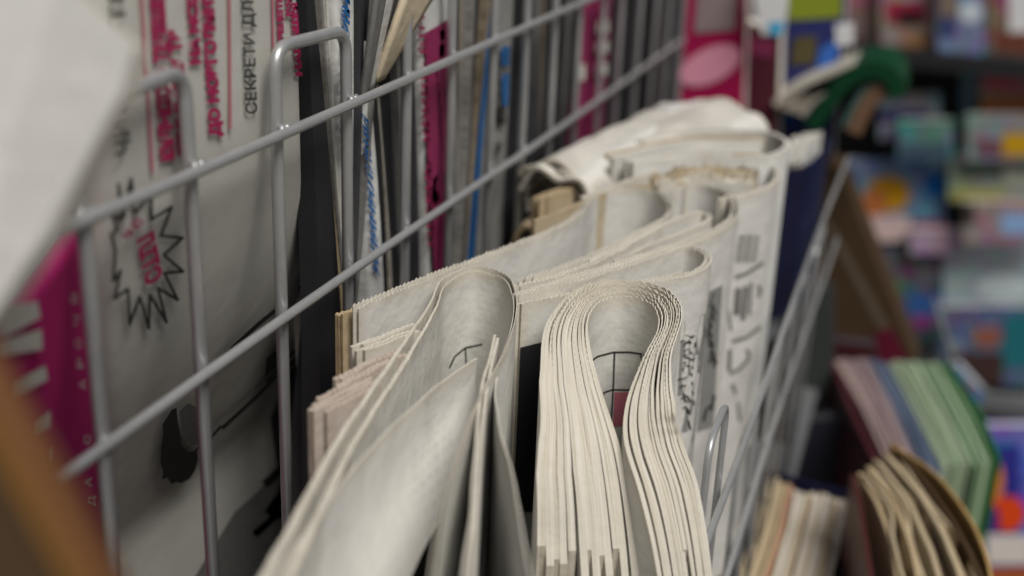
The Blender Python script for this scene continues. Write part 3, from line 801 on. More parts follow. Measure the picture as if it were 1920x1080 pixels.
# E: fold just behind the omega
tE = paper_thing('white newspaper with a slim pointed fold directly behind the omega loop', (1310, 480), -.85, H0)
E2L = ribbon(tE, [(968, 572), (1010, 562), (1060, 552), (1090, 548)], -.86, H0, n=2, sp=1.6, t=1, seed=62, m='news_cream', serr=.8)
print_on_sheet(E2L[0], [], 'dark', -1, 0, 1, 'gap_shade', fills=[[(940, 660), (1050, 632), (1050, 960), (930, 960)]], lift=.4)  # dark patch paints the shade in the gap beside the omega loop
LE = ribbon(tE, [(965, 556), (1050, 528), (1130, 504), (1220, 476), (1284, 463), (1318, 474), (1320, 492), (1296, 508), (1240, 520), (1150, 532)], -.85, H0, n=4, sp=1.0, t=.7, side=1, serr=.8, seed=61, m='news', endjit=4)
o = LE[-1]
print_on_sheet(o, [], 'ink_tone', 1, .46, 1., 'halftone_photo', fills=[[(1278, 604), (1326, 586), (1306, 880), (1262, 880)]])
rg = random.Random(9)
hatch = []
for i in range(16):
    y = 640 + i * 9; x = 1276 + 5 * math.sin(i * .5)
    hatch.append(([(x + rg.uniform(-4, 4), y), (x + rg.uniform(6, 12), y - 8 + rg.uniform(-4, 4)), (x + rg.uniform(10, 22), y + rg.uniform(-8, 14))], 2.4 + rg.random() * 2.2))
hatch += [([(1280, 650), (1286, 632), (1294, 642), (1303, 618)], 2.2), ([(1272, 690), (1282, 740), (1290, 790), (1296, 815)], 3), ([(1303, 640), (1296, 700), (1300, 760)], 2.2), ([(1272, 712), (1290, 706), (1300, 690)], 2)]
print_on_sheet(o, hatch, 'ink', 1, .46, 1., 'pen_drawing', lift=.45)
o = LD[-1]
print_on_sheet(o, [], 'ink_tone', 1, .2, .6, 'halftone_photo', fills=[[(1326, 548), (1354, 534), (1336, 800), (1306, 810)]])
hatch = []
for i in range(14):
    y = 575 + i * 8; x = 1326 + 4 * math.sin(i * .6 + 1)
    hatch.append(([(x + rg.uniform(-3, 3), y), (x + rg.uniform(4, 9), y - 6), (x + rg.uniform(8, 16), y + rg.uniform(-6, 10))], 2.2 + rg.random() * 2.))
hatch += [([(1334, 575), (1328, 620), (1334, 665), (1338, 690)], 3), ([(1330, 570), (1338, 548)], 2), ([(1318, 790), (1322, 770), (1330, 760)], 5), ([(1338, 740), (1334, 770)], 6)]
print_on_sheet(o, hatch, 'ink', 1, .2, .6, 'pen_drawing', lift=.45)

# G: fold with a torn ruffled top and large printed marks
tG = paper_thing('newspaper with a ruffled torn tan top and black code and letters on its side', (1420, 330), -.85, H0)
LG = ribbon(tG, [(1090, 372), (1170, 342), (1250, 316), (1330, 303), (1400, 300), (1442, 310), (1454, 328), (1440, 346), (1395, 362), (1340, 372)], -.85, H0, n=3, sp=1.2, t=.8, side=1, serr=.8, seed=71, m='news', endjit=3)
for i in range(6):
    a = i / 5
    ribbon(tG, [(1215 + 20 * a, 336 + 10 * a), (1290, 318 + 16 * a), (1360, 312 + 22 * a), (1425 - 8 * a, 322 + 16 * a)], -.848, .5, n=1, t=.7, seed=72 + i, m='news_cream' if i % 2 else 'news_tan', serr=4.5, step=2.2, topjit=2)
o = LG[-1]
bars = [([(1388 + i * 4.4, 440 + .0 * i), (1380 + i * 4.4, 492)], w) for i, w in enumerate([3, 1.5, 2.5, 1.2, 3, 2, 1.2, 2.5, 1.6])]
print_on_sheet(o, bars, 'ink_soft', 1, .74, 1., 'barcode', st=12)
lett = [([(1378, 520), (1400, 512), (1430, 492)], 6), ([(1384, 540), (1380, 590)], 12), ([(1398, 536), (1392, 600)], 9), ([(1408, 530), (1404, 590)], 5), ([(1372, 640), (1400, 632), (1425, 612)], 6), ([(1420, 535), (1426, 545), (1420, 556)], 6),
        ([(1368, 700), (1385, 692), (1400, 676), (1404, 662), (1398, 655)], 6), ([(1368, 655), (1366, 695)], 7), ([(1372, 720), (1382, 750), (1386, 790)], 6), ([(1362, 560), (1370, 620)], 4)]
print_on_sheet(o, lett, 'ink_soft', 1, .74, 1., 'large_letters', st=8, lift=.45)

# H: thick folded newspaper with blunt open end
tH = paper_thing('thick folded newspaper lying level behind the ruffled one, open page ends to the left', (1300, 290), -.82, H0)
ribbon(tH, [(1186, 304), (1300, 293), (1420, 294), (1468, 284), (1477, 264), (1440, 247), (1350, 240), (1250, 248), (1195, 262)], -.82, .9, n=2, sp=2.0, t=1.6, side=1, serr=.3, seed=81, m='news_white', endjit=2)
for i in range(7):
    a = (i + 1) / 8
    ribbon(tH, [(1184 - 58 * a, 304 - 14 * a), (1300, 292 - 40 * a), (1420 + 20 * a, 292 - 38 * a)], -.826 + .008 * math.sin(i * 2), .9, n=1, t=3.0, seed=82 + i, m='news_white' if i % 3 else 'news_old', serr=.2, endjit=2)

# I: newspapers lying crumpled on the others
def lying(label, quad, z, layers, th, dome, m, seed, cat='newspaper', group='newspapers in the front wire basket', cr=.02):
    t = thing('newspaper', label, cat, onz(*np.mean(quad, axis=0), z - layers * th), group)
    rng = random.Random(seed)
    for k in range(layers):
        q = np.array([onz(p[0] + rng.uniform(-6, 6) * (k > 0), p[1] + rng.uniform(-2, 2) * (k > 0), z - k * th) for p in quad])
        nu, nv = 26, 18; top = []; ri = []
        p1, p2, p3 = [rng.uniform(0, 6) for _ in range(3)]
        for j in range(nv + 1):
            for i in range(nu + 1):
                a, b = i / nu, j / nv
                p = (1 - b) * ((1 - a) * q[0] + a * q[1]) + b * ((1 - a) * q[3] + a * q[2])
                p = p.copy(); p[2] += dome * (math.sin(math.pi * min(1, max(0, b))) ** .7 - .4) * (1 - .15 * a) - .03 * (1 - a) ** 9 + cr * (math.sin(a * 6 + p1 + b * 3) * .5 + math.sin(b * 11 + p2 - a * 5) * .3 + math.sin(a * 17 + p3) * .12)
                if k > 0: p[2] -= 0
                top.append(p); ri.append(min(a, 1 - a, b, 1 - b) * .2 * A * 4)
        n = len(top); bot = [p - np.array([0, 0, th * .8]) for p in top]
        id_ = lambda i, j: j * (nu + 1) + i; F = []
        for j in range(nv):
            for i in range(nu):
                F.append((id_(i, j), id_(i + 1, j), id_(i + 1, j + 1), id_(i, j + 1))); F.append((id_(i, j) + n, id_(i, j + 1) + n, id_(i + 1, j + 1) + n, id_(i + 1, j) + n))
        per = [id_(i, 0) for i in range(nu + 1)] + [id_(nu, j) for j in range(1, nv + 1)] + [id_(i, nv) for i in range(nu - 1, -1, -1)] + [id_(0, j) for j in range(nv - 1, 0, -1)]
        V = top + bot; nb = len(V); V = V + [top[i] for i in per] + [bot[i] for i in per]; m_ = len(per)
        for i in range(m_): F.append((nb + i, nb + m_ + i, nb + m_ + (i + 1) % m_, nb + (i + 1) % m_))
        rim = np.array(ri * 2 + [-.002] * (2 * m_)); V = np.array(V)
        obj('sheet', V, F, M[m], t, True, attrs={'rim': ('POINT', 'FLOAT', rim), 'suv': ('POINT', 'FLOAT_VECTOR', V * A)})
    return t
def bundle(label, p0, p1, z, w, h, layers, m, seed):
    """newspapers folded over into a soft half roll, lying along p0 -> p1"""
    a, b = onz(*p0, z), onz(*p1, z); t = thing('newspaper', label, 'newspaper', (a + b) / 2, 'newspapers in the front wire basket')
    ax = (b - a); L_ = np.linalg.norm(ax); ax = ax / L_; pe = np.array([-ax[1], ax[0], 0]); rng = random.Random(seed)
    for k in range(layers):
        f = 1 - k * .105; p1_, p2_ = rng.uniform(0, 6), rng.uniform(0, 6); ns, nt_ = 40, 30; e0 = rng.uniform(-.04, .04); O = []; I = []; ri = []; su = []
        for i in range(ns + 1):
            u = i / ns; c0 = a + ax * (e0 + (L_ - e0) * u)
            for j in range(nt_ + 1):
                v = j / nt_; th = math.pi * (.06 + .88 * v)
                wv = 1 + .05 * math.sin(u * 7 + p1_ + v * 4) + .03 * math.sin(u * 19 + p2_ - v * 9) - .22 * (1 - u) ** 5
                r_ = np.array(pe * math.cos(th) * w * (1 + .1 * math.sin(u * 5 + p2_)) * wv + np.array([0, 0, max(0, math.sin(th)) ** .8 * h * wv * (1 - .02 * k) - k * .013 + .012 * math.sin(v * 13 + p1_ + u * 6)]))
                n_ = np.array([pe[0] * math.cos(th), pe[1] * math.cos(th), math.sin(th)])
                O.append(c0 + r_); I.append(c0 + r_ - n_ * .012); ri.append(min(u, 1 - u) * L_ * A); su.append((u * L_ * A, v * 3.1 * w * A, 0))
        n = len(O); F = []; q = lambda i, j: i * (nt_ + 1) + j
        for i in range(ns):
            for j in range(nt_):
                F.append((q(i, j), q(i, j + 1), q(i + 1, j + 1), q(i + 1, j))); F.append((q(i, j) + n, q(i + 1, j) + n, q(i + 1, j + 1) + n, q(i, j + 1) + n))
        V = O + I; nb = len(V)
        for i in (0, ns):
            st = len(V); V = V + [O[q(i, j)] for j in range(nt_ + 1)] + [I[q(i, j)] for j in range(nt_ + 1)]
            ri2 = [-.006] * (2 * nt_ + 2); ri = ri + ri2 if i else ri + ri + ri2; su = su + [(0, j * .001, .001 * (j % 2)) for j in range(2 * nt_ + 2)] if i else su + su + [(0, j * .001, .001 * (j % 2)) for j in range(2 * nt_ + 2)]
            for j in range(nt_): F.append((st + j, st + j + 1, st + nt_ + 2 + j, st + nt_ + 1 + j))
        V = np.array(V)
        obj('sheet', V, F, M[m if k == 0 else ['news_old', 'news', 'news_grey'][k % 3]], t, True, attrs={'rim': ('POINT', 'FLOAT', np.array(ri)), 'suv': ('POINT', 'FLOAT_VECTOR', np.array(su))})
    return t
bundle('bulky white bundle folded over at the far end of the basket, touching the lower wire', (1046, 366), (1350, 250), -.93, .155, .115, 13, 'news_marks', 3)
lying('small greyish newspaper lying at the very back of the basket', [(1226, 196), (1318, 190), (1322, 206), (1232, 212)], -.82, 3, .02, .0, 'news_grey', 4, cr=.008)
t = paper_thing('tan newspaper end with brown page edges poking out under the crumpled white one', (1000, 380), -.88, 1.0)
ribbon(t, [(998, 372), (1030, 362), (1075, 346)], -.90, 1.0, n=4, sp=2.4, t=1.7, side=-1, seed=91, m='news_old', endjit=4, topjit=1.5)

# blue magazines at the right end of the front basket
mg = 'magazines at the right end of the front basket'
t = paper_thing('navy blue magazine standing upright right of the ruffled newspaper, cream pages fanned', (1500, 310), -.98, .5, 'magazine', mg, 'magazine')
ribbon(t, [(1466, 322), (1488, 318), (1508, 314), (1512, 306)], -.985, .5, n=1, t=2.2, side=1, serr=0, seed=95, m='navy', name='cover', step=3)
ribbon(t, [(1512, 312), (1530, 298), (1544, 280), (1556, 258)], -.985, .5, n=1, t=2.2, side=1, serr=0, seed=96, m='blue', name='cover', step=3)
for i in range(9):
    a = i / 8
    ribbon(t, [(1472 + 34 * a, 308 - 5 * a), (1480 + 36 * a, 282 - 8 * a), (1488 + 52 * a, 254 - 8 * a)], -.985 + .024 * math.sin(i * 3.), .4, n=1, t=1.9, seed=97 + i, m='news_white' if i % 2 else 'news', serr=0, name='page', step=4, endjit=4)

# ------------------------------------------------------------------ upright magazines further along, towards the back
def booklet(name, label, cat, quad, y, th, mat_, group=None, lean=0., prints=(), inner='news_white'):
    """box-shaped magazine: front cover from 4 photo points (tl,tr,br,bl) on the plane Y=y, thickness th backwards"""
    P = [np.array(ony(p[0], p[1], y + (lean if i < 2 else 0))) for i, p in enumerate(quad)]
    c = (P[2] + P[3]) / 2
    t = thing(name, label, cat, c, group)
    back = np.array([0, th, 0]); cv = min(.012, th * .25)
    def slab(nm, off0, off1, m_, ins=0.):
        ctr = sum(P) / 4
        Q = [p + (ctr - p) * ins for p in P]
        a = [q + np.array([0, off0, 0]) for q in Q]; b = [q + np.array([0, off1, 0]) for q in Q]
        g = Geo(); g.box8([a[3], a[2], b[2], b[3], a[0], a[1], b[1], b[0]]); return g.build(nm, m_, t)
    slab('cover', 0, cv, mat_)
    slab('pages', cv, th - cv, M[inner], .012)
    slab('back_cover', th - cv, th, mat_)
    for k, (poly, m_, nm) in enumerate(prints):
        def pl(px, py):
            # on the (leaning) cover plane
            n_ = np.cross(P[1] - P[0], P[3] - P[0]); n_ /= np.linalg.norm(n_)
            r = ray(px, py); q = r * ((P[0] @ n_) / (r @ n_)); sgn = 1 if n_ @ r < 0 else -1
            return q + n_ * sgn * (.004 + .0025 * k)
        print_flat(t, pl, m_, polys=[poly], name=nm)
    return t

CM = {}
def c(r, g_, b): 
    """glossy print in an sRGB-looking colour"""
    k = (r, g_, b)
    if k not in CM:
        lin = [((v / 255 + .055) / 1.055) ** 2.4 if v > 10 else v / 255 / 12.92 for v in k]
        CM[k] = mat('print_%02d' % len(CM), tuple(min(.85, 1.35 * v) for v in lin), .45, noise=.12, scale=15)
    return CM[k]
def cb(r, g_, b):
    k = ('b', r, g_, b)
    if k not in CM:
        base = c(r, g_, b); m = base.copy(); m.name = 'busy_' + base.name; CM[k] = m
        nt = m.node_tree; bs = nt.nodes['Principled BSDF']; src = bs.inputs['Base Color'].links[0].from_socket
        tc = nt.nodes.new('ShaderNodeTexCoord'); vo = nt.nodes.new('ShaderNodeTexVoronoi'); vo.inputs['Scale'].default_value = 38 + (r + b) % 23
        hs = nt.nodes.new('ShaderNodeHueSaturation'); hs.inputs['Saturation'].default_value = .9; hs.inputs['Value'].default_value = .62
        mx = nt.nodes.new('ShaderNodeMix'); mx.data_type = 'RGBA'; mx.inputs['Factor'].default_value = .32
        nt.links.new(tc.outputs['Object'], vo.inputs['Vector']); nt.links.new(vo.outputs['Color'], hs.inputs['Color'])
        nt.links.new(src, mx.inputs['A']); nt.links.new(hs.outputs['Color'], mx.inputs['B']); nt.links.new(mx.outputs['Result'], bs.inputs['Base Color'])
    return CM[k]
def ell(cx, cy, rx, ry, rot=0, n=20):
    return [(cx + rx * math.cos(a) * math.cos(rot) - ry * math.sin(a) * math.sin(rot), cy + rx * math.cos(a) * math.sin(rot) + ry * math.sin(a) * math.cos(rot)) for a in np.linspace(0, 2 * math.pi, n, endpoint=False)]
mg2 = 'magazines standing past the newspapers'
booklet('magazine', 'magenta magazine with a grey portrait and pink oval beyond the newspapers', 'magazine', [(1292, -60), (1400, -60), (1392, 240), (1272, 240)], 5.5, .12, c(150, 20, 70), mg2, prints=[([(1310, -40), (1385, -40), (1378, 55), (1302, 62)], c(135, 120, 120), 'portrait'), (ell(1332, 122, 62, 32, -.45), c(215, 140, 160), 'pink_oval')])
booklet('magazine', 'dark maroon magazine between the magenta one and the blue one', 'magazine', [(1392, 40), (1462, 60), (1455, 290), (1340, 290)], 5.7, .2, c(70, 28, 38), mg2, prints=[([(1396, 70), (1452, 78), (1450, 110), (1394, 100)], c(110, 40, 70), 'band')])
booklet('magazine', 'navy blue magazine with a yellow green heading and olive picture', 'magazine', [(1470, -60), (1592, -60), (1560, 300), (1440, 300)], 6.0, .15, c(40, 45, 95), mg2, prints=[([(1480, -60), (1582, -60), (1578, 32), (1478, 38)], c(125, 135, 40), 'heading'), ([(1488, 70), (1532, 66), (1528, 118), (1482, 122)], c(80, 72, 45), 'picture'), ([(1458, 180), (1500, 178), (1496, 235), (1452, 235)], c(20, 70, 140), 'panel'), ([(1540, 90), (1575, 70), (1565, 130), (1530, 135)], c(50, 95, 170), 'corner')])
booklet('highlight_card', 'bright white card standing in for a blurred highlight between the magenta and the navy magazines', 'highlight_card', [(1405, -60), (1482, -60), (1470, 58), (1428, 66)], 5.4, .05, c(248, 252, 255), None, prints=[([(1440, 42), (1472, 40), (1465, 66), (1445, 66)], c(70, 160, 200), 'print')])  # white colour stands in for a blurred glossy highlight
booklet('bright_spot_card', 'small white card standing in for a blurred bright spot right of the navy magazine', 'tag', [(1566, 46), (1600, 44), (1600, 84), (1567, 85)], 5.6, .02, c(225, 230, 245))  # white card painted in place of a round out-of-focus glint
tg = thing('magazine', 'green covered magazine flopped over into an arch, pale pages inside', 'magazine', ony(1590, 240, 5.6))
def arch(name, pts, y, dep, th, m_, parent):
    P, _ = spline([ony(p[0], p[1], y) for p in pts], .03)
    T = np.gradient(P, axis=0); T /= np.linalg.norm(T, axis=1)[:, None]
    N = np.stack([-T[:, 2], np.zeros(len(T)), T[:, 0]], 1) * th / 2
    V = []; n = len(P)
    for y_ in (0, dep):
        for sg in (1, -1): V += [p + q * sg + np.array([0, y_, 0]) for p, q in zip(P, N)]
    F = []
    for i in range(n - 1):
        for a, b in ((0, 1), (3, 2), (2, 0), (1, 3)): F.append((a * n + i, a * n + i + 1, b * n + i + 1, b * n + i))
    F += [(0, n, 3 * n, 2 * n), (n - 1, 3 * n - 1, 4 * n - 1, 2 * n - 1)]
    return obj(name, V, F, m_, parent)
gc = c(10, 54, 30)
arch('cover', [(1520, 240), (1545, 205), (1578, 160), (1615, 135), (1650, 132), (1676, 150), (1682, 185)], 5.6, .5, .07, gc, tg)
arch('page', [(1600, 250), (1618, 210), (1638, 180), (1660, 168)], 5.62, .45, .07, c(105, 80, 62), tg)
arch('page', [(1588, 240), (1604, 205), (1626, 172), (1648, 156)], 5.63, .45, .05, c(70, 100, 95), tg)
for i in range(5):
    a = i / 4
    arch('page', [(1452 + 50 * a, 196 + 20 * a), (1500 + 30 * a, 168 + 14 * a), (1556 + 14 * a, 146 + 12 * a), (1602, 126 + 8 * a)], 5.66, .4, .03, M['edge_tan'] if i % 2 else M['news_grey'], tg)

# ------------------------------------------------------------------ lower tier in front: thick books of puzzles, card box
lt = 'thick booklets on the lower tier'
def book(label, leaves, z, H, cover_paths=(), name='puzzle_book', group=lt, cat='book'):
    b = onz(*leaves[0][0][0], z); t = thing(name, label, cat, (b[0], b[1], z - H), group)
    for i, (pts, m_, th) in enumerate(leaves):
        ribbon(t, pts, z + .012 * math.sin(i * 2.3), H, n=1, t=th * -z / 1.45, seed=200 + i + int(leaves[0][0][0][0]), m=m_, serr=.3, name='page_section', step=5, endjit=2, topjit=1.2)
    for pts, m_, th in cover_paths:
        ribbon(t, pts, z + .015, H * 1.02, n=1, t=th * -z / 1.45, seed=260, m=m_, serr=0, name='cover', step=5, endjit=0)
    return t
lv = []
for i in range(24):
    a = i / 23
    lv.append(([(1438 + 150 * a + rg.uniform(-3, 3), 892 + 40 * a + 10 * math.sin(a * 3) + rg.uniform(-6, 6)), (1418 + 156 * a, 985 + 14 * a), (1372 + 178 * a, 1120)], ['news_old', 'news_cream', 'news_pink', 'news_cream'][i % 4] if a > .3 else ['news_old', 'news_tan'][i % 2], 1.9))
lv[7] = (lv[7][0], c(140, 92, 76), 1.6)
book('tan paged puzzle book standing at the bottom edge right of the front rails', lv, -2.05, 1.2, [([(1425, 880), (1500, 898), (1604, 925)], 'navy', 2.5), ([(1600, 930), (1592, 1010), (1572, 1120)], 'dark', 2.5)])
lv = []
for i in range(13):
    a = i / 12
    w = 9 * math.sin(i * 2.1)
    lv.append(([(1612 + 70 * a, 885 - 40 * a + w), (1650 + 105 * a + w, 950 - 20 * a), (1672 + 140 * a - w, 1020), (1690 + 165 * a, 1120)], ['news_old', 'news_tan', 'kraft', 'news_old', 'news_tan'][i % 5], 1.7 if i % 3 else 2.6))
book('old puzzle book with wavy brown page clumps and a yellowed cover', lv, -1.80, 1.2, [([(1672, 832), (1745, 880), (1815, 965), (1850, 1040), (1862, 1120)], c(150, 122, 78), 1.8), ([(1600, 890), (1615, 960), (1640, 1120)], c(60, 30, 28), 3)])
lv = []
gr = [(150, 132, 128), (146, 128, 126), (140, 122, 124), (150, 132, 130), (132, 116, 120), (90, 100, 118), (78, 90, 112), (92, 104, 122), (146, 160, 136), (155, 170, 145), (136, 154, 126), (155, 170, 145), (148, 165, 138), (118, 142, 112), (150, 168, 140), (104, 132, 98)]
for i in range(28):
    a = i / 27
    lv.append(([(1568 + 196 * a, 674 + 6 * a + rg.uniform(-3, 3)), (1608 + 210 * a + rg.uniform(-3, 3), 752 + 18 * a), (1668 + 196 * a, 880 - 12 * a + rg.uniform(-9, 9))], c(*gr[int(a * 15.99)]), 1.9))
book('fat booklet with pink, blue and green tinted pages leaning on the lower tier', lv, -2.25, 1.0, [([(1558, 672), (1592, 752), (1650, 880)], c(66, 28, 34), 3), ([(1772, 678), (1830, 762), (1872, 860)], c(30, 84, 40), 3)])
# dark covers hanging inside the lower tier behind those books
for i, (q, col, lab) in enumerate((([(1398, 660), (1480, 640), (1470, 1120), (1360, 1120)], (46, 42, 42), 'dark grey magazine standing behind the two front rails'),
                                   ([(1470, 560), (1560, 540), (1560, 920), (1440, 920)], (52, 56, 54), 'grey green magazine just right of the two front rails'),
                                   ([(1440, 800), (1610, 780), (1610, 960), (1440, 960)], (34, 34, 44), 'dark navy booklet behind the tan paged puzzle book'),
                                   ([(1560, 640), (1640, 650), (1660, 900), (1560, 900)], (58, 26, 30), 'maroon booklet left of the fat tinted one'))):
    booklet('magazine', lab, 'magazine', q, [4.7, 5.3, 5.0, 5.7][i], .1, c(*col), 'dark covers on the lower tier', inner='charcoal')
tb_ = booklet('cardboard_box', 'brown cardboard divider with a sloping edge at the right of the basket', 'cardboard box', [(1536, 300), (1578, 322), (1722, 690), (1480, 800)], 6.2, .3, M['kraft'], inner='kraft', prints=[([(1540, 410), (1552, 405), (1672, 620), (1655, 628)], M['kraft_light'], 'pale_crease'), ([(1640, 622), (1672, 612), (1705, 676), (1650, 690)], c(84, 20, 40), 'red_mark')])

# ------------------------------------------------------------------ foreground, far out of focus
def near(px, py, d):
    r = ray(px, py); fwd = RM @ np.array([0, 0, 1.]); return r * (d / (r @ fwd))
def slabs(name, label, cat, poly, depths, th, n, mats, shift=(0, 0), nm='sheet', group=None):
    t = thing(name, label, cat, near(*poly[0], depths[0]), group)
    for k in range(n):
        P = [near(p[0] + shift[0] * k, p[1] + shift[1] * k, d + k * th * 1.1) for p, d in zip(poly, depths)]
        fw = RM @ np.array([0, 0, 1.])
        Q = [p + fw * th for p in P]; m_ = len(P)
        F = [tuple(range(m_)), tuple(range(2 * m_ - 1, m_ - 1, -1))] + [(i, i + m_, (i + 1) % m_ + m_, (i + 1) % m_) for i in range(m_)]
        V = np.array(P + Q)
        obj(nm, V, F, M[mats[k % len(mats)]], t, False, attrs={'rim': ('POINT', 'FLOAT', np.full(len(V), .05)), 'suv': ('POINT', 'FLOAT_VECTOR', V * A)})
    return t
slabs('newspaper', 'blurred white newspaper corner close to the lens at the upper left', 'newspaper',
      [(-760, -800), (110, -40), (252, 88), (228, 175), (100, 430), (-20, 600), (-120, 760), (-130, 1400), (-100, 2400), (-900, 2400)], [1.02, 1.14, 1.2, 1.18, 1.14, 1.1, 1.08, 1.06, 1.04, .95], .006, 6, ['news_grey', 'news_cream', 'news_tan'], (4.5, 2))  # stretched far out of view so its shadow darkens the back covers
slabs('card', 'blurred orange brown card edge close to the lens at the lower left', 'card',
      [(-190, 350), (0, 690), (222, 1095), (300, 1240), (100, 1280), (-190, 1250)], [.9, .9, .92, .94, .94, .88], .02, 1, ['orange_board'], nm='face')
tc_ = bpy.data.objects['card']
for poly, m_, d in (([(-160, 560), (0, 845), (66, 962), (150, 1110), (200, 1250), (-160, 1250)], 'orange_edge_lit', .86), ([(-160, 640), (-10, 905), (50, 1010), (110, 1120), (160, 1250), (-160, 1250)], 'kraft', .84)):  # first strip paints caught light, second the card's shaded side
    P = [near(p[0], p[1], d) for p in poly]; fw = RM @ np.array([0, 0, 1.]); Q = [p + fw * .02 for p in P]; k = len(P)
    obj('edge_strip', P + Q, [tuple(range(k)), tuple(range(2 * k - 1, k - 1, -1))] + [(i, i + k, (i + 1) % k + k, (i + 1) % k) for i in range(k)], M[m_], tc_)

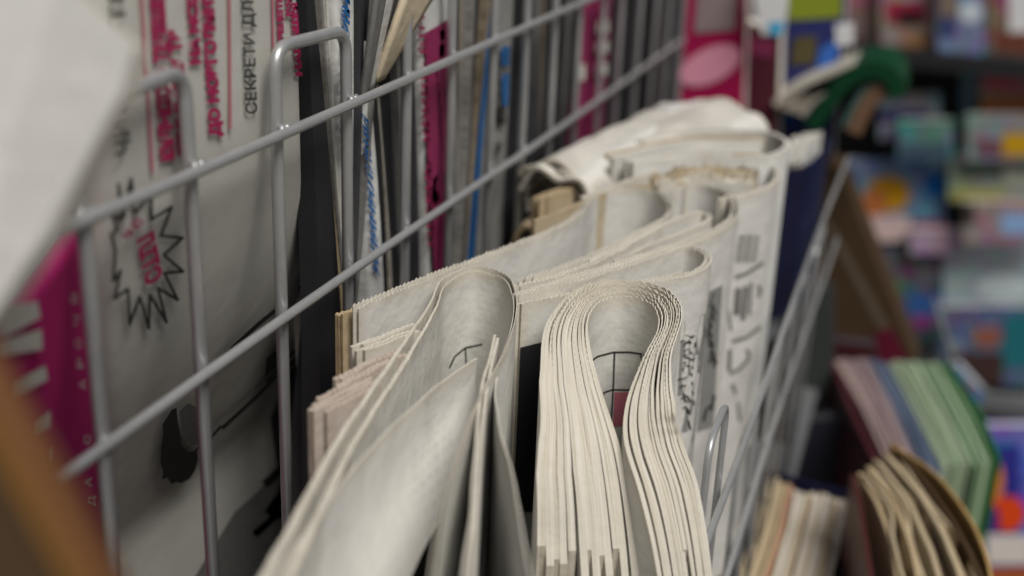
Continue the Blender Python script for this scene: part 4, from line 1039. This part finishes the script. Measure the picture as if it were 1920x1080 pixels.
# ------------------------------------------------------------------ background: shelves of magazines
YB = 10.5
sh = thing('magazine_shelf', 'grey shelf unit of colourful magazines in the blurred distance', 'shelf', (2.4, YB + 1, -1.45 / A))
lo = ony(1560, 900, YB); hi = ony(2150, -200, YB)
g = Geo(); g.box((-1.5, YB + 1.3, -1.45 / A), (7.5, YB + 1.38, 2.2)); g.build('back_board', M['dark'], sh)
for py, m_ in ((120, 'dark'), (752, 'steel')):
    z = ony(1800, py, YB)[2]
    g = Geo(); g.box((-1.2, YB + .02, z - .07), (7.5, YB + 1.3, z + .07)); g.build('shelf_board', M[m_], sh)
bgm = 'magazines on the distant shelf'
R_ = lambda a, b, c_, d: [(a, b), (c_, b), (c_, d), (a, d)]
bgl = [
    ('skin toned magazine with a pinkish top at the top of the shelf', R_(1585, -60, 1655, 118), (125, 98, 88), [(R_(1590, -60, 1650, 20), c(150, 95, 105), 'band')]),
    ('magazine with a pink red hat shape over a beige face', R_(1650, -60, 1752, 112), (150, 118, 105), [(R_(1662, 2, 1735, 44), c(140, 40, 62), 'red_block'), (R_(1682, 22, 1728, 46), c(40, 20, 24), 'dark_block'), (ell(1720, 88, 30, 22), c(150, 110, 70), 'ochre_spot')]),
    ('lavender blue magazine with a white spot at its top', R_(1758, -60, 1846, 112), (98, 108, 160), [(ell(1820, 22, 22, 20), c(190, 200, 235), 'white_spot'), (R_(1762, -40, 1796, 40), c(120, 105, 90), 'picture'), (R_(1766, 30, 1790, 68), c(50, 55, 100), 'dark_block')]),
    ('orange red magazine at the top right of the shelf', R_(1850, -60, 1990, 108), (120, 44, 24), [(R_(1892, -60, 1990, 66), c(215, 215, 212), 'white_panel'), (R_(1868, 60, 1930, 106), c(105, 60, 45), 'band')]),
    ('grey lavender magazine with a navy band on the second row', R_(1648, 175, 1762, 262), (112, 110, 125), [(R_(1650, 205, 1740, 228), c(50, 46, 92), 'navy_band')]),
    ('teal magazine below the grey lavender one', R_(1684, 226, 1788, 300), (36, 110, 104), [(R_(1690, 268, 1780, 300), c(60, 78, 92), 'slate_band')]),
    ('narrow teal blue magazine at the right of the dark gap', R_(1802, 128, 1838, 225), (20, 84, 112), []),
    ('magazine with red and pink stripes over an orange brown base', R_(1838, 132, 1990, 222), (140, 70, 84), [(R_(1838, 180, 1960, 215), c(130, 80, 40), 'orange_band'), (R_(1846, 150, 1910, 166), c(170, 60, 74), 'red_band')]),
    ('pale grey magazine with a yellow corner under the red striped one', R_(1812, 216, 1990, 300), (125, 122, 130), [(R_(1880, 250, 1990, 292), c(180, 140, 20), 'yellow_panel'), (R_(1830, 262, 1880, 290), c(105, 70, 80), 'red_panel')]),
    ('light blue magazine with an orange yellow fruit shape', R_(1588, 300, 1772, 462), (80, 118, 160), [(ell(1665, 364, 40, 34), c(200, 145, 20), 'yellow_shape'), (ell(1640, 380, 24, 28), c(185, 110, 60), 'orange_shape'), (ell(1752, 345, 20, 26), c(0, 84, 150), 'blue_spot'), (R_(1618, 404, 1706, 452), c(200, 175, 172), 'pale_band'), (R_(1712, 412, 1772, 462), c(125, 40, 80), 'magenta_patch'), (R_(1584, 320, 1608, 360), c(45, 70, 120), 'blue_edge')]),
    ('pale grey green magazine with yellow stripes on the third row', R_(1778, 290, 1990, 378), (135, 142, 128), [(R_(1782, 354, 1880, 374), c(150, 150, 80), 'yellow_stripe'), (R_(1800, 312, 1880, 332), c(88, 104, 92), 'green_stripe'), (R_(1880, 310, 1960, 350), c(165, 170, 155), 'pale_patch')]),
    ('dusty pink magazine with a light blue corner', R_(1806, 378, 1990, 456), (148, 104, 108), [(R_(1878, 398, 1990, 440), c(130, 160, 200), 'blue_corner'), (R_(1806, 380, 1828, 420), c(58, 54, 52), 'dark_edge')]),
    ('large pale blue grey magazine, the brightest at the right', R_(1762, 452, 1990, 574), (178, 188, 198), [(ell(1880, 540, 50, 26), c(195, 208, 232), 'light_patch')]),
    ('pink and lavender magazine left of the large pale one', R_(1706, 430, 1806, 476), (165, 128, 155), []),
    ('deep blue magazine with an orange spot and teal right side', R_(1764, 574, 1990, 722), (24, 58, 110), [(ell(1852, 632, 28, 20), c(130, 80, 66), 'orange_spot'), (R_(1882, 590, 1990, 690), c(30, 100, 110), 'teal_panel'), (R_(1790, 660, 1880, 722), c(60, 42, 38), 'brown_panel'), (ell(1788, 648, 16, 14), c(120, 130, 130), 'grey_spot')]),
    ('dark navy magazine beside the cardboard divider', R_(1640, 452, 1768, 640), (40, 40, 56), [(R_(1700, 550, 1768, 590), c(46, 84, 140), 'blue_strip'), (R_(1712, 592, 1750, 612), c(130, 50, 120), 'pink_strip')]),
    ('comic with a blue cover and an orange cartoon figure at the lower right', R_(1838, 800, 2000, 1120), (22, 66, 190), [(R_(1846, 836, 1912, 1010), c(44, 44, 130), 'violet_panel'), (ell(1862, 900, 20, 42), c(225, 120, 40), 'orange_shape'), (ell(1890, 962, 34, 34), c(215, 66, 20), 'red_shape'), (ell(1860, 975, 14, 30), c(60, 40, 110), 'purple_shape'), (R_(1850, 1000, 2000, 1056), c(205, 196, 190), 'pale_band'), (R_(1850, 1062, 2000, 1120), c(160, 80, 40), 'orange_band')]),
]
rng = random.Random(77)
for i, (lab, q, col, pr) in enumerate(bgl):
    y = YB + .35 - (.12 * (i % 3)) if i < 16 else 7.2
    booklet('magazine', lab, 'magazine', q, y, .08, cb(*col), bgm, lean=.0, prints=pr)
# bent wire holder with a small magazine in front of the shelf
wh = thing('wire_holder', 'bent grey wire holder with sloping end right of the cardboard divider', 'holder', ony(1860, 760, 7.4))
g = Geo(); g.tube(fillet([ony(1752, 560, 7.4), ony(1790, 690, 7.4), ony(1852, 742, 7.4), ony(2000, 752, 7.4)], .05, 4), .013, 10); g.build('wire', M['steel'], wh, True)
booklet('magazine', 'small blue and red magazine tip tucked in the bent wire holder', 'magazine', [(1772, 690), (1800, 686), (1846, 738), (1822, 775)], 7.55, .08, c(40, 110, 160), None, prints=[([(1796, 720), (1814, 718), (1830, 752), (1816, 762)], c(150, 50, 80), 'red_strip')])
